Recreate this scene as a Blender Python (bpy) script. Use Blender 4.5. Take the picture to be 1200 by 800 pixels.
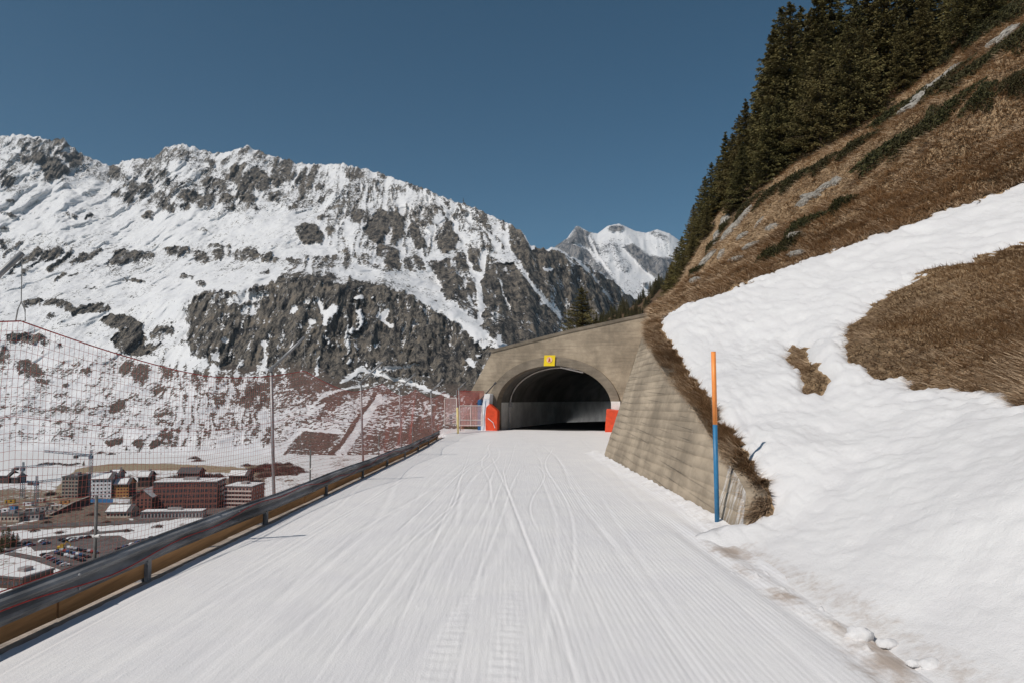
import bpy, bmesh, math, random
import numpy as np
from mathutils import Vector, Matrix
from mathutils.geometry import tessellate_polygon

random.seed(7); RNG = np.random.default_rng(11)
for o in list(bpy.data.objects): bpy.data.objects.remove(o)
SC = bpy.context.scene; COL = SC.collection
R = math.radians

# ------------------------------------------------------------------ camera
CAM_H = 2.0; FPX = 800.0; PITCH = math.atan(0.05)
cam = bpy.data.cameras.new('camera'); cam.lens = 24; cam.sensor_width = 36
cam.clip_start = 0.1; cam.clip_end = 30000
camo = bpy.data.objects.new('camera', cam); COL.objects.link(camo)
camo.location = (0, 0, CAM_H); camo.rotation_euler = (math.pi/2 + PITCH, 0, 0)
SC.camera = camo
# ------------------------------------------------------------------ light
SUN_EL = R(47); SUN_FWD = R(39)      # shadows fall to the right and a little ahead
to_sun = Vector((-math.cos(SUN_FWD)*math.cos(SUN_EL), -math.sin(SUN_FWD)*math.cos(SUN_EL), math.sin(SUN_EL)))
w = bpy.data.worlds.new('World'); SC.world = w; w.use_nodes = True
nt = w.node_tree; nt.nodes.clear()
sky = nt.nodes.new('ShaderNodeTexSky'); sky.sky_type = 'NISHITA'; sky.sun_disc = False
sky.sun_elevation = SUN_EL; sky.sun_rotation = math.atan2(to_sun.x, to_sun.y)
sky.altitude = 2600; sky.air_density = 0.85; sky.dust_density = 0.05; sky.ozone_density = 1.3
hs = nt.nodes.new('ShaderNodeHueSaturation'); hs.inputs['Saturation'].default_value = 1.22; hs.inputs['Hue'].default_value = 0.481
bg = nt.nodes.new('ShaderNodeBackground'); bg.inputs[1].default_value = 0.063
wo = nt.nodes.new('ShaderNodeOutputWorld')
nt.links.new(sky.outputs[0], hs.inputs['Color']); nt.links.new(hs.outputs[0], bg.inputs[0]); nt.links.new(bg.outputs[0], wo.inputs[0])
sl = bpy.data.lights.new('sun', 'SUN'); sl.energy = 3.4; sl.angle = R(0.5); sl.color = (1, 0.935, 0.855)
so = bpy.data.objects.new('sun', sl); COL.objects.link(so)
so.rotation_euler = to_sun.to_track_quat('Z', 'Y').to_euler(); so.location = (-30, -20, 60)
SC.view_settings.view_transform = 'Standard'; SC.view_settings.look = 'None'
SC.view_settings.exposure = 0.0; SC.view_settings.gamma = 1.0
SC.view_settings.use_curve_mapping = False

# ------------------------------------------------------------------ pixel <-> world
CP, SP = math.cos(PITCH), math.sin(PITCH)
def P(px, py, Y):
    """point at depth Y (metres ahead) along the ray through photo pixel px,py"""
    a = (np.asarray(px, float)-600)/FPX; b = (400-np.asarray(py, float))/FPX
    dy = CP - b*SP; dz = SP + b*CP
    return a*Y/dy, Y + 0*a, CAM_H + dz*Y/dy
def PV(px, py, Y):
    x, y, z = P(px, py, Y); return Vector((float(x), float(y), float(z)))
def proj(x, y, z):
    z = z-CAM_H
    d = y*CP + z*SP; u = -y*SP + z*CP
    return 600+FPX*x/d, 400-FPX*u/d
def on_z(px, py, z0):
    a = (px-600)/FPX; b = (400-py)/FPX
    dy = CP-b*SP; dz = SP+b*CP
    t = (z0-CAM_H)/dz
    return Vector((a*t, dy*t, z0))

# ------------------------------------------------------------------ noise
_perm = np.random.default_rng(3).permutation(4096)
_ang = np.random.default_rng(4).uniform(0, 2*np.pi, 4096); _gx = np.cos(_ang); _gy = np.sin(_ang)
def perlin(x, y, seed=0):
    x = np.asarray(x, float); y = np.asarray(y, float)
    xi = np.floor(x).astype(np.int64); yi = np.floor(y).astype(np.int64)
    fx = x-xi; fy = y-yi
    u = fx*fx*fx*(fx*(fx*6-15)+10); v = fy*fy*fy*(fy*(fy*6-15)+10)
    def g(ix, iy, dx, dy):
        h = _perm[(_perm[(ix+seed*57) & 4095] + iy) & 4095]
        return _gx[h]*dx + _gy[h]*dy
    a = g(xi, yi, fx, fy); b = g(xi+1, yi, fx-1, fy); c = g(xi, yi+1, fx, fy-1); d = g(xi+1, yi+1, fx-1, fy-1)
    return 1.4*((a+(b-a)*u) + ((c+(d-c)*u)-(a+(b-a)*u))*v)
def fbm(x, y, oct=4, seed=0, gain=0.5, ridged=False):
    s = 0; A = 1; f = 1; n = 0
    for i in range(oct):
        p = perlin(x*f, y*f, seed+i*13)
        if ridged: p = 1-2*np.abs(p)
        s = s + A*p; n += A; A *= gain; f *= 2.03
    return s/n
def sstep(a, b, x):
    t = np.clip((x-a)/(b-a), 0, 1); return t*t*(3-2*t)

# ------------------------------------------------------------------ node materials
MATS = {}
class NT:
    def __init__(s, name):
        m = bpy.data.materials.new(name); m.use_nodes = True; s.m = m; s.t = m.node_tree
        s.b = s.t.nodes['Principled BSDF']; MATS[name] = m
    def n(s, t, **k):
        nd = s.t.nodes.new(t)
        for a, v in k.items(): setattr(nd, a, v)
        return nd
    def l(s, a, b): s.t.links.new(a, b)
    def val(s, sock, v):
        if hasattr(v, 'node'): s.l(v, sock)
        else: sock.default_value = v
    def math(s, op, a, b=0.0, c=0.0, clamp=False):
        nd = s.n('ShaderNodeMath', operation=op); nd.use_clamp = clamp
        s.val(nd.inputs[0], a); s.val(nd.inputs[1], b); s.val(nd.inputs[2], c); return nd.outputs[0]
    def mix(s, f, a, b):
        nd = s.n('ShaderNodeMix', data_type='RGBA')
        s.val(nd.inputs[0], f); s.val(nd.inputs[6], a if hasattr(a, 'node') else (*a, 1)); s.val(nd.inputs[7], b if hasattr(b, 'node') else (*b, 1))
        return nd.outputs[2]
    def ramp(s, f, lo, hi):
        nd = s.n('ShaderNodeMapRange', interpolation_type='SMOOTHSTEP')
        s.val(nd.inputs[0], f); nd.inputs[1].default_value = lo; nd.inputs[2].default_value = hi; return nd.outputs[0]
    def coord(s, scale=(1, 1, 1), rot=(0, 0, 0), kind='Object'):
        tc = s.n('ShaderNodeTexCoord'); mp = s.n('ShaderNodeMapping')
        mp.inputs['Scale'].default_value = scale; mp.inputs['Rotation'].default_value = rot
        s.l(tc.outputs[kind], mp.inputs[0]); return mp.outputs[0]
    def noise(s, co, scale, detail=4, rough=0.55, dist=0):
        nd = s.n('ShaderNodeTexNoise'); s.l(co, nd.inputs['Vector'])
        nd.inputs['Scale'].default_value = scale; nd.inputs['Detail'].default_value = detail
        nd.inputs['Roughness'].default_value = rough; nd.inputs['Distortion'].default_value = dist
        return nd.outputs[0]
    def attr(s, name):
        nd = s.n('ShaderNodeAttribute', attribute_name=name); return nd.outputs['Fac']
    def bump(s, h, strength, dist):
        nd = s.n('ShaderNodeBump'); nd.inputs['Strength'].default_value = strength; nd.inputs['Distance'].default_value = dist
        s.l(h, nd.inputs['Height']); return nd.outputs[0]
    def out(s, col=None, rough=None, normal=None, spec=0.3):
        if col is not None: s.val(s.b.inputs['Base Color'], col if hasattr(col, 'node') else (*col, 1))
        if rough is not None: s.val(s.b.inputs['Roughness'], rough)
        if normal is not None: s.l(normal, s.b.inputs['Normal'])
        s.b.inputs['Specular IOR Level'].default_value = spec
        return s.m
def simple(name, col, rough=0.7, var=0.25, scale=6.0, bump=0.0, bd=0.01, metal=0.0, spec=0.3, stretch=(1, 1, 1)):
    t = NT(name); co = t.coord(stretch); nz = t.noise(co, scale, 5, 0.6)
    dark = tuple(c*(1-var) for c in col); lite = tuple(min(1, c*(1+var)) for c in col)
    c = t.mix(t.ramp(nz, 0.3, 0.7), dark, lite)
    nb = t.bump(t.noise(co, scale*4, 4), bump, bd) if bump else None
    t.b.inputs['Metallic'].default_value = metal
    return t.out(c, rough, nb, spec)

# ------------------------------------------------------------------ mesh helpers
def link(name, me, mat=None, parent=None):
    o = bpy.data.objects.new(name, me); COL.objects.link(o)
    if mat is not None: me.materials.append(mat if not isinstance(mat, str) else MATS[mat])
    if parent is not None: o.parent = parent
    return o
def np_mesh(name, V, F, mat=None, parent=None, smooth=False, attrs=None):
    V = np.ascontiguousarray(V, np.float32); F = np.ascontiguousarray(F, np.int32)
    me = bpy.data.meshes.new(name); n = F.shape[1]
    me.vertices.add(len(V)); me.vertices.foreach_set('co', V.ravel())
    me.loops.add(F.size); me.loops.foreach_set('vertex_index', F.ravel())
    me.polygons.add(len(F)); me.polygons.foreach_set('loop_start', np.arange(0, F.size, n, dtype=np.int32))
    me.update(calc_edges=True)
    if smooth: me.polygons.foreach_set('use_smooth', np.ones(len(F), bool))
    for k, a in (attrs or {}).items():
        at = me.attributes.new(k, 'FLOAT', 'POINT'); at.data.foreach_set('value', np.ascontiguousarray(a, np.float32).ravel())
    return link(name, me, mat, parent)
def grid_faces(nr, nc):
    i = np.arange(nr-1)[:, None]*nc + np.arange(nc-1)[None, :]
    i = i.ravel(); return np.stack([i, i+1, i+nc+1, i+nc], 1)
class MB:
    """collects shapes and builds ONE mesh object"""
    def __init__(s): s.v = []; s.f = []
    def add(s, vs, fs):
        k = len(s.v); s.v += [tuple(v) for v in vs]; s.f += [tuple(i+k for i in f) for f in fs]; return s
    def box(s, x0, x1, y0, y1, z0, z1, M=None):
        vs = [Vector(c) for c in ((x0,y0,z0),(x1,y0,z0),(x1,y1,z0),(x0,y1,z0),(x0,y0,z1),(x1,y0,z1),(x1,y1,z1),(x0,y1,z1))]
        if M: vs = [M @ v for v in vs]
        return s.add(vs, [(0,3,2,1),(4,5,6,7),(0,1,5,4),(1,2,6,5),(2,3,7,6),(3,0,4,7)])
    def tube(s, pts, r, n=6, cap=True):
        pts = [Vector(p) for p in pts]; rs = r if isinstance(r, (list, tuple)) else [r]*len(pts)
        vs = []; fs = []
        for i, p in enumerate(pts):
            d = (pts[min(i+1, len(pts)-1)]-pts[max(i-1, 0)]).normalized()
            a = d.cross(Vector((0, 0, 1)) if abs(d.z) < 0.95 else Vector((1, 0, 0))).normalized(); b = d.cross(a)
            for k in range(n):
                t = 2*math.pi*k/n; vs.append(p + (a*math.cos(t)+b*math.sin(t))*rs[i])
        for i in range(len(pts)-1):
            for k in range(n):
                q = (k+1) % n; fs.append((i*n+k, i*n+q, (i+1)*n+q, (i+1)*n+k))
        if cap: fs.append(tuple(range(n))[::-1]); fs.append(tuple((len(pts)-1)*n+k for k in range(n)))
        return s.add(vs, fs)
    def prism(s, poly, fn, d0, d1):
        """poly: 2D outline; fn(a,b,d) -> 3D point; extruded from d0 to d1"""
        n = len(poly); vs = [fn(a, b, d0) for a, b in poly] + [fn(a, b, d1) for a, b in poly]
        tri = tessellate_polygon([[Vector((a, b, 0)) for a, b in poly]])
        fs = [tuple(t) for t in tri] + [tuple(i+n for i in t[::-1]) for t in tri]
        fs += [(i, (i+1) % n, n+(i+1) % n, n+i) for i in range(n)]
        return s.add(vs, fs)
    def build(s, name, mat, parent=None, smooth=False, bevel=0, origin=None):
        me = bpy.data.meshes.new(name)
        vs = s.v if origin is None else [tuple(Vector(v)-Vector(origin)) for v in s.v]
        me.from_pydata(vs, [], s.f); me.update()
        bm = bmesh.new(); bm.from_mesh(me)
        bmesh.ops.recalc_face_normals(bm, faces=bm.faces)
        if bevel:
            bmesh.ops.remove_doubles(bm, verts=bm.verts, dist=1e-5)
            es = [e for e in bm.edges if len(e.link_faces) == 2 and e.calc_face_angle() > 0.5]
            bmesh.ops.bevel(bm, geom=es, offset=bevel, segments=2, affect='EDGES', profile=0.5)
        bm.to_mesh(me); bm.free()
        if smooth: me.polygons.foreach_set('use_smooth', [True]*len(me.polygons))
        o = link(name, me, mat, parent)
        if origin is not None and parent is None: o.location = origin
        return o
def tag(o, label=None, cat=None, group=None, kind=None):
    if label: o['label'] = label
    if cat: o['category'] = cat
    if group: o['group'] = group
    if kind: o['kind'] = kind
    return o
def empty(name, loc=(0, 0, 0), rz=0, label=None, cat=None, group=None):
    o = bpy.data.objects.new(name, None); COL.objects.link(o); o.location = loc; o.rotation_euler = (0, 0, rz)
    o.empty_display_size = 0.3
    return tag(o, label, cat, group)
def copy_tree(o, parent=None):
    c = o.copy(); COL.objects.link(c); c.parent = parent
    for ch in list(o.children): copy_tree(ch, c)
    return c
def poly_mask(polys, px, py):
    """signed distance (pixels) to a polygon: positive inside"""
    d = np.full(px.shape, 1e9); ins = np.zeros(px.shape, bool); n = len(polys)
    for i in range(n):
        x0, y0 = polys[i]; x1, y1 = polys[(i+1) % n]
        ex, ey = x1-x0, y1-y0; L = ex*ex+ey*ey+1e-9
        t = np.clip(((px-x0)*ex+(py-y0)*ey)/L, 0, 1)
        d = np.minimum(d, (px-x0-t*ex)**2+(py-y0-t*ey)**2)
        c = (y0 > py) != (y1 > py)
        ins ^= c & (px < (x1-x0)*(py-y0)/((y1-y0) if y1 != y0 else 1e-9)+x0)
    return np.where(ins, 1, -1)*np.sqrt(d)
# ================================================================== MATERIALS
def m_mountain(name, tint=(1, 1, 1), k=1.0):
    t = NT(name); co = t.coord()
    Ra = t.attr('rock'); Br = t.attr('brown')
    n1 = t.noise(co, 0.035*k, 8, 0.68); n2 = t.noise(co, 0.2*k, 6, 0.68)
    n4 = t.noise(t.coord((0.22, 0.6, 1.0), (0, R(33), 0)), 0.06*k, 6, 0.65)
    nn = t.math('ADD', t.math('MULTIPLY', t.math('SUBTRACT', n1, 0.5), 1.1), t.math('ADD', t.math('MULTIPLY', t.math('SUBTRACT', n2, 0.5), 2.7), t.math('MULTIPLY', t.math('SUBTRACT', n4, 0.5), 0.8)))
    n0 = t.noise(co, 0.0065*k, 3, 0.5)
    Rb = t.math('ADD', Ra, t.math('MULTIPLY', t.math('SUBTRACT', n0, 0.52), 0.9))
    mask = t.ramp(t.math('ADD', Rb, nn), 0.45, 0.55)
    cs = t.coord((1, 1, 0.22)); s1 = t.noise(cs, 0.07*k, 7, 0.7); s2 = t.noise(cs, 0.36*k, 5, 0.75)
    st = t.math('ADD', t.math('MULTIPLY', s1, 0.55), t.math('MULTIPLY', s2, 0.45))
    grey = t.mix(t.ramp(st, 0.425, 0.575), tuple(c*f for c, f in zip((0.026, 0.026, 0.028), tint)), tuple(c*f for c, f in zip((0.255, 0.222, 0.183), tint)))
    ochre = t.mix(t.ramp(s1, 0.54, 0.70), grey, (0.25, 0.2, 0.15))
    brn = t.mix(t.ramp(n2, 0.3, 0.7), (0.085, 0.064, 0.052), (0.20, 0.158, 0.128))
    rock = t.mix(Br, ochre, brn)
    snow = t.mix(t.ramp(n1, 0.3, 0.7), (0.70, 0.70, 0.715), (0.79, 0.785, 0.78))
    col = t.mix(mask, snow, rock)
    rough = t.math('ADD', 0.75, t.math('MULTIPLY', mask, 0.15))
    h = t.math('ADD', t.math('MULTIPLY', st, 1.0), t.math('MULTIPLY', mask, 0.35))
    bm_ = t.n('ShaderNodeBump'); bm_.inputs['Distance'].default_value = 9.0/k
    t.l(h, bm_.inputs['Height']); t.l(t.math('MULTIPLY', mask, 1.0), bm_.inputs['Strength'])
    return t.out(col, rough, bm_.outputs[0], 0.15)
m_mountain('mountain_rock_and_snow')
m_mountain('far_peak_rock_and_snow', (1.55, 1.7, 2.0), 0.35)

def m_valley():
    t = NT('valley_ground'); co = t.coord(); E = t.attr('earth'); T = t.attr('tan')
    n1 = t.noise(co, 0.05, 7, 0.65); n2 = t.noise(co, 0.3, 5, 0.6)
    nn = t.math('ADD', t.math('MULTIPLY', t.math('SUBTRACT', n1, 0.5), 1.2), t.math('MULTIPLY', t.math('SUBTRACT', n2, 0.5), 1.0))
    mask = t.ramp(t.math('ADD', E, nn), 0.44, 0.56)
    brn = t.mix(t.ramp(n2, 0.3, 0.7), (0.10, 0.075, 0.06), (0.23, 0.18, 0.14))
    tan = t.mix(t.ramp(n2, 0.3, 0.7), (0.26, 0.2, 0.13), (0.36, 0.29, 0.2))
    c = t.mix(mask, (0.74, 0.735, 0.73), t.mix(T, brn, tan))
    return t.out(c, 0.9, None, 0.1)
m_valley()

def m_snow(name, piste):
    t = NT(name); co = t.coord()
    n1 = t.noise(co, 1.2, 6, 0.6); n2 = t.noise(co, 9, 5, 0.65); n3 = t.noise(co, 60, 4, 0.7)
    base = t.mix(t.ramp(n1, 0.3, 0.7), *(((0.79, 0.775, 0.78), (0.84, 0.825, 0.815)) if piste else ((0.715, 0.70, 0.70), (0.77, 0.757, 0.75))))
    d = t.attr('dirt')
    dm = t.ramp(t.math('ADD', d, t.math('MULTIPLY', t.math('SUBTRACT', n2, 0.5), 0.9)), 0.35, 1.0)
    col = t.mix(t.math('MULTIPLY', dm, 0.8), base, (0.36, 0.27, 0.2))
    if piste:
        cs = t.coord((1, 0.12, 1)); s = t.noise(cs, 26, 4, 0.65)
        h = t.math('ADD', t.math('MULTIPLY', s, 0.4), t.math('MULTIPLY', n3, 0.6))
        nb = t.bump(h, 0.5, 0.02)
        col = t.mix(t.math('MULTIPLY', t.ramp(s, 0.58, 0.8), 0.10), col, (0.5, 0.51, 0.54))
    else:
        h = t.math('ADD', t.math('MULTIPLY', n2, 0.8), t.math('MULTIPLY', n3, 0.4))
        nb = t.bump(h, 0.5, 0.05)
    t.b.inputs['Subsurface Weight'].default_value = 0.0
    return t.out(col, 0.55, nb, 0.25)
m_snow('groomed_snow', True); m_snow('bank_snow', False)

def m_hill():
    t = NT('dry_turf'); co = t.coord()
    cs = t.coord((1, 1, 1), (0, 0, R(25))); n1 = t.noise(co, 0.35, 6, 0.65); n2 = t.noise(cs, 5, 6, 0.7); n3 = t.noise(co, 28, 4, 0.7)
    g = t.mix(t.ramp(n2, 0.3, 0.7), (0.23, 0.15, 0.085), (0.52, 0.37, 0.225))
    dk = t.mix(t.ramp(n3, 0.3, 0.7), (0.07, 0.046, 0.03), (0.15, 0.098, 0.06))
    S = t.attr('scrub')
    col = t.mix(t.ramp(t.math('ADD', S, t.math('MULTIPLY', t.math('SUBTRACT', n1, 0.5), 1.5)), 0.5, 0.75), g, dk)
    h = t.math('ADD', n2, t.math('MULTIPLY', n3, 0.5))
    return t.out(col, 0.95, t.bump(h, 0.8, 0.12), 0.08)
m_hill()

def m_grass(name, a, b, c):
    t = NT(name); co = t.coord(); v = t.attr('tint'); n = t.noise(co, 0.5, 4, 0.6)
    col = t.mix(t.ramp(v, 0, 1), a, b)
    n_b = t.noise(co, 0.16, 5, 0.65)
    col = t.mix(t.math('MULTIPLY', t.ramp(n, 0.45, 0.7), 0.5), col, c)
    col = t.mix(t.math('MULTIPLY', t.ramp(n_b, 0.5, 0.66), 0.6), col, tuple(x*0.55 for x in c))
    return t.out(col, 0.8, None, 0.1)
m_grass('dry_grass', (0.215, 0.138, 0.082), (0.68, 0.51, 0.345), (0.33, 0.22, 0.135))

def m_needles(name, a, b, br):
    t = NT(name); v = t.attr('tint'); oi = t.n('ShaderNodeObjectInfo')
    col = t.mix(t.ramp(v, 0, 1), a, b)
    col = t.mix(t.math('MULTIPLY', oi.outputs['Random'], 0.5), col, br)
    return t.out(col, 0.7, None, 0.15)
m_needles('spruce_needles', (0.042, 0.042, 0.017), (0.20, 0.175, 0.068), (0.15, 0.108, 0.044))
m_needles('juniper_needles', (0.022, 0.026, 0.012), (0.085, 0.08, 0.03), (0.07, 0.05, 0.025))
m_needles('bare_twigs', (0.05, 0.03, 0.026), (0.14, 0.085, 0.068), (0.07, 0.045, 0.035))

def m_concrete(name, col, zlines=True):
    t = NT(name); co = t.coord(kind='Object')
    n1 = t.noise(co, 0.45, 7, 0.68); n2 = t.noise(co, 5, 6, 0.7); cv = t.coord((1, 1, 0.12)); st = t.noise(cv, 1.6, 6, 0.65)
    ch = t.coord((0.16, 0.16, 1.0)); hb = t.noise(ch, 5.0, 3, 0.5)
    sx = t.n('ShaderNodeSeparateXYZ'); t.l(t.coord(), sx.inputs[0])
    fr = t.math('FRACT', t.math('MULTIPLY', sx.outputs[2], 4.3))      # form-board joints every 23 cm
    jn = t.math('SUBTRACT', 1.0, t.ramp(t.math('ABSOLUTE', t.math('SUBTRACT', fr, 0.5)), 0.0, 0.09))
    c = t.mix(t.ramp(n1, 0.32, 0.68), tuple(x*0.6 for x in col), tuple(x*1.15 for x in col))
    c = t.mix(t.math('MULTIPLY', t.ramp(hb, 0.46, 0.66), 0.32), c, tuple(x*0.5 for x in col))
    c = t.mix(t.math('MULTIPLY', t.ramp(st, 0.56, 0.76), 0.28), c, (0.11, 0.095, 0.075))
    c = t.mix(t.math('MULTIPLY', t.ramp(n2, 0.58, 0.78), 0.45), c, (0.46, 0.40, 0.31))
    jm = t.math('MULTIPLY', jn, t.ramp(t.noise(ch, 2.0, 4, 0.6), 0.42, 0.62))
    c = t.mix(t.math('MULTIPLY', jm, 0.38), c, (0.11, 0.095, 0.075))
    lm = t.attr('lime'); nl = t.noise(t.coord((1, 3.5, 0.5)), 3.0, 5, 0.65)
    c = t.mix(t.math('MULTIPLY', t.ramp(t.math('ADD', lm, t.math('MULTIPLY', t.math('SUBTRACT', nl, 0.5), 1.6)), 0.55, 0.85), 0.8), c, (0.72, 0.70, 0.68))
    h = t.math('SUBTRACT', t.math('ADD', t.math('MULTIPLY', n2, 0.5), t.math('MULTIPLY', hb, 0.6)), t.math('MULTIPLY', jm, 0.5))
    return t.out(c, 0.9, t.bump(h, 0.7, 0.03), 0.15)
m_concrete('weathered_concrete', (0.41, 0.335, 0.25))
m_concrete('ring_concrete', (0.24, 0.20, 0.155))
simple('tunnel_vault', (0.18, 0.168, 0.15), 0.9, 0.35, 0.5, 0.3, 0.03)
simple('tunnel_wall_paint', (0.84, 0.82, 0.78), 0.75, 0.2, 0.6)
simple('white_paint', (0.74, 0.73, 0.71), 0.6, 0.08, 3)
simple('galvanised_steel', (0.26, 0.262, 0.27), 0.75, 0.55, 2.2, 0.2, 0.004, 0.0, 0.3, (1, 0.3, 1))
simple('mast_steel', (0.27, 0.27, 0.275), 0.5, 0.2, 6, 0, 0, 0.5, 0.5)
simple('brown_board', (0.50, 0.275, 0.125), 0.75, 0.4, 3.0, 0.5, 0.01, 0, 0.2, (1, 0.12, 2))
simple('kerb_concrete', (0.36, 0.31, 0.26), 0.9, 0.3, 3, 0.4, 0.02)
simple('red_net', (0.58, 0.18, 0.15), 0.7, 0.2, 3)
simple('dark_steel', (0.13, 0.125, 0.12), 0.6, 0.2, 6)
simple('red_rope', (0.40, 0.045, 0.04), 0.7, 0.25, 8)
simple('grey_rope', (0.28, 0.27, 0.26), 0.7, 0.2, 8)
simple('pink_net', (0.62, 0.42, 0.40), 0.7, 0.15, 3)
simple('pale_frame', (0.68, 0.62, 0.58), 0.6, 0.1, 3)
simple('orange_paint', (0.88, 0.30, 0.075), 0.4, 0.08, 5)
simple('blue_paint', (0.035, 0.17, 0.33), 0.4, 0.15, 5)
simple('red_vinyl', (0.66, 0.07, 0.022), 0.42, 0.15, 3, 0.3, 0.03, 0, 0.4)
simple('white_vinyl', (0.72, 0.75, 0.79), 0.45, 0.1, 3, 0.4, 0.03, 0, 0.4)
simple('blue_vinyl', (0.03, 0.10, 0.24), 0.45, 0.2, 3)
simple('yellow_sign', (0.86, 0.62, 0.02), 0.45, 0.05, 3)
simple('sign_pink', (0.85, 0.55, 0.35), 0.5, 0.05, 3)
simple('sign_red', (0.5, 0.06, 0.03), 0.5, 0.05, 3)
simple('pale_yellow_post', (0.78, 0.62, 0.28), 0.5, 0.1, 5)
simple('bark', (0.075, 0.052, 0.036), 0.95, 0.4, 6, 0.6, 0.03)
simple('pale_rock', (0.30, 0.28, 0.25), 0.9, 0.45, 2.5, 0.8, 0.06)
simple('asphalt', (0.115, 0.10, 0.095), 0.95, 0.25, 0.2)
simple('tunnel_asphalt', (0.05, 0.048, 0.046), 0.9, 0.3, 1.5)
simple('snow_roof', (0.74, 0.735, 0.73), 0.8, 0.05, 0.3)
simple('window_glass', (0.03, 0.034, 0.04), 0.15, 0.2, 1, spec=0.5)
for nm, c in (('raw_concrete', (0.30, 0.26, 0.22)), ('white_render', (0.74, 0.74, 0.76)), ('ochre_render', (0.50, 0.25, 0.09)), ('red_render', (0.185, 0.082, 0.062)),
              ('pink_render', (0.40, 0.25, 0.215)), ('grey_render', (0.30, 0.285, 0.28)), ('dark_wood', (0.07, 0.045, 0.036)), ('dark_roof', (0.085, 0.08, 0.08)),
              ('beige_render', (0.47, 0.40, 0.33)), ('blue_hoarding', (0.05, 0.17, 0.36)), ('crane_steel', (0.11, 0.15, 0.20)), ('yellow_machine', (0.62, 0.38, 0.05)),
              ('balcony_pale', (0.50, 0.41, 0.37))):
    simple(nm, c, 0.8, 0.15, 0.4)
for nm, c in (('car_black', (0.015, 0.016, 0.02)), ('car_silver', (0.4, 0.41, 0.43)), ('car_white', (0.7, 0.7, 0.7)), ('car_blue', (0.03, 0.07, 0.16)), ('car_red', (0.25, 0.025, 0.02))):
    simple(nm, c, 0.25, 0.05, 1, spec=0.6)

# ================================================================== TERRAIN
def zp(Y):      # height of the piste under the skier's line
    Y = np.asarray(Y, float); return np.where(Y < 30, -0.045*Y, -1.35-0.032*(Y-30))
PO = Vector((3.0, 50.0, -2.0)); PYAW = R(18)       # tunnel portal: centre of its threshold, turned to the right
PU = Vector((math.cos(PYAW), -math.sin(PYAW), 0)); PW = Vector((math.sin(PYAW), math.cos(PYAW), 0))
def port(s, h, d): return PO + PU*s + PW*d + Vector((0, 0, h))
# wing wall top line (photo pixels) -> stations along the wall (batter 0.33)
BAT = 0.33; WX = 3.55
wt = [(752.5, 395), (770.6, 424), (792, 455), (812, 479), (829, 506), (843, 529), (857, 549), (872, 575)]
WALL = []
for px, py in wt:
    Y = (WX+BAT*2)/((px-600)/800 - BAT*(.045-(py-440)/800)); h = 2+Y*(.045-(py-440)/800)
    WALL.append((Y, h))
WALL = sorted(WALL); WALL.insert(0, (10.75, 0.12))
wY = np.array([a for a, b in WALL]); wH = np.array([b for a, b in WALL])
# hill: thin-plate spline through points read from the photograph
ctl = []
for Y, h in WALL: ctl.append((WX+BAT*h+0.3, Y, float(zp(Y))+h+0.02))
for px, py, Y in [(782,372,29),(800,345,36),(870,330,30),(1000,285,28),(1100,250,27),(1200,215,26),
                  (1200,480,9.3),(1000,400,16),(1200,290,19),(1090,320,19.5),(940,430,17),(1200,620,6.2),(1000,520,12),
                  (860,420,21),(880,500,14.5),(1100,560,8.6),(1100,470,11.5),(1100,390,15),(930,370,22),
                  (1200,40,38),(1200,130,32),(1100,100,45),(1050,180,37),(960,190,48),(900,240,46),(870,225,57),(950,260,36),
                  (840,290,52),(820,312,50),(790,348,54),(1000,225,38),(880,290,42)]:
    x, y, z = P(px, py, Y); ctl.append((float(x), y, float(z)))
for Y in (0.5, 2, 4, 6, 8, 10): ctl += [(3.0, Y, float(zp(Y))-0.33), (3.7, Y, float(zp(Y))-0.03), (2.0, Y, float(zp(Y))-0.7)]
ctl += [(6, 2, 1.0), (8, 3, 2.0), (14, 6, 4.6), (22, 10, 9), (35, 15, 17), (60, 20, 34), (45, 30, 28), (60, 45, 42), (45, 55, 37), (60, 70, 44), (33, 60, 29),
        (26, 70, 21), (20, 72, 14.5), (14, 75, 6.0), (6, 75, 1.0), (9, 58, 7.0), (3, 57, 4.6), (-3, 57, 2.6), (-8, 60, -2), (-14, 60, -8), (4, 70, 2.2), (-6, 75, -4),
        (8.2, 46, 5.6), (7.5, 40, 5.0), (6.6, 33, 4.2), (12, 47, 7.6), (30, 90, 20), (60, 90, 40), (5, 95, -6), (-10, 95, -14)]
C = np.array(ctl); CX, CY, CZ = C.T
def _U(r2): return np.where(r2 > 0, 0.5*r2*np.log(np.maximum(r2, 1e-12)), 0)
n = len(C); K = _U((CX[:, None]-CX)**2+(CY[:, None]-CY)**2) + np.eye(n)*0.6
A = np.zeros((n+3, n+3)); A[:n, :n] = K; A[:n, n] = 1; A[:n, n+1] = CX; A[:n, n+2] = CY; A[n:, :n] = A[:n, n:].T
W = np.linalg.solve(A, np.concatenate([CZ, [0, 0, 0]]))
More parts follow.
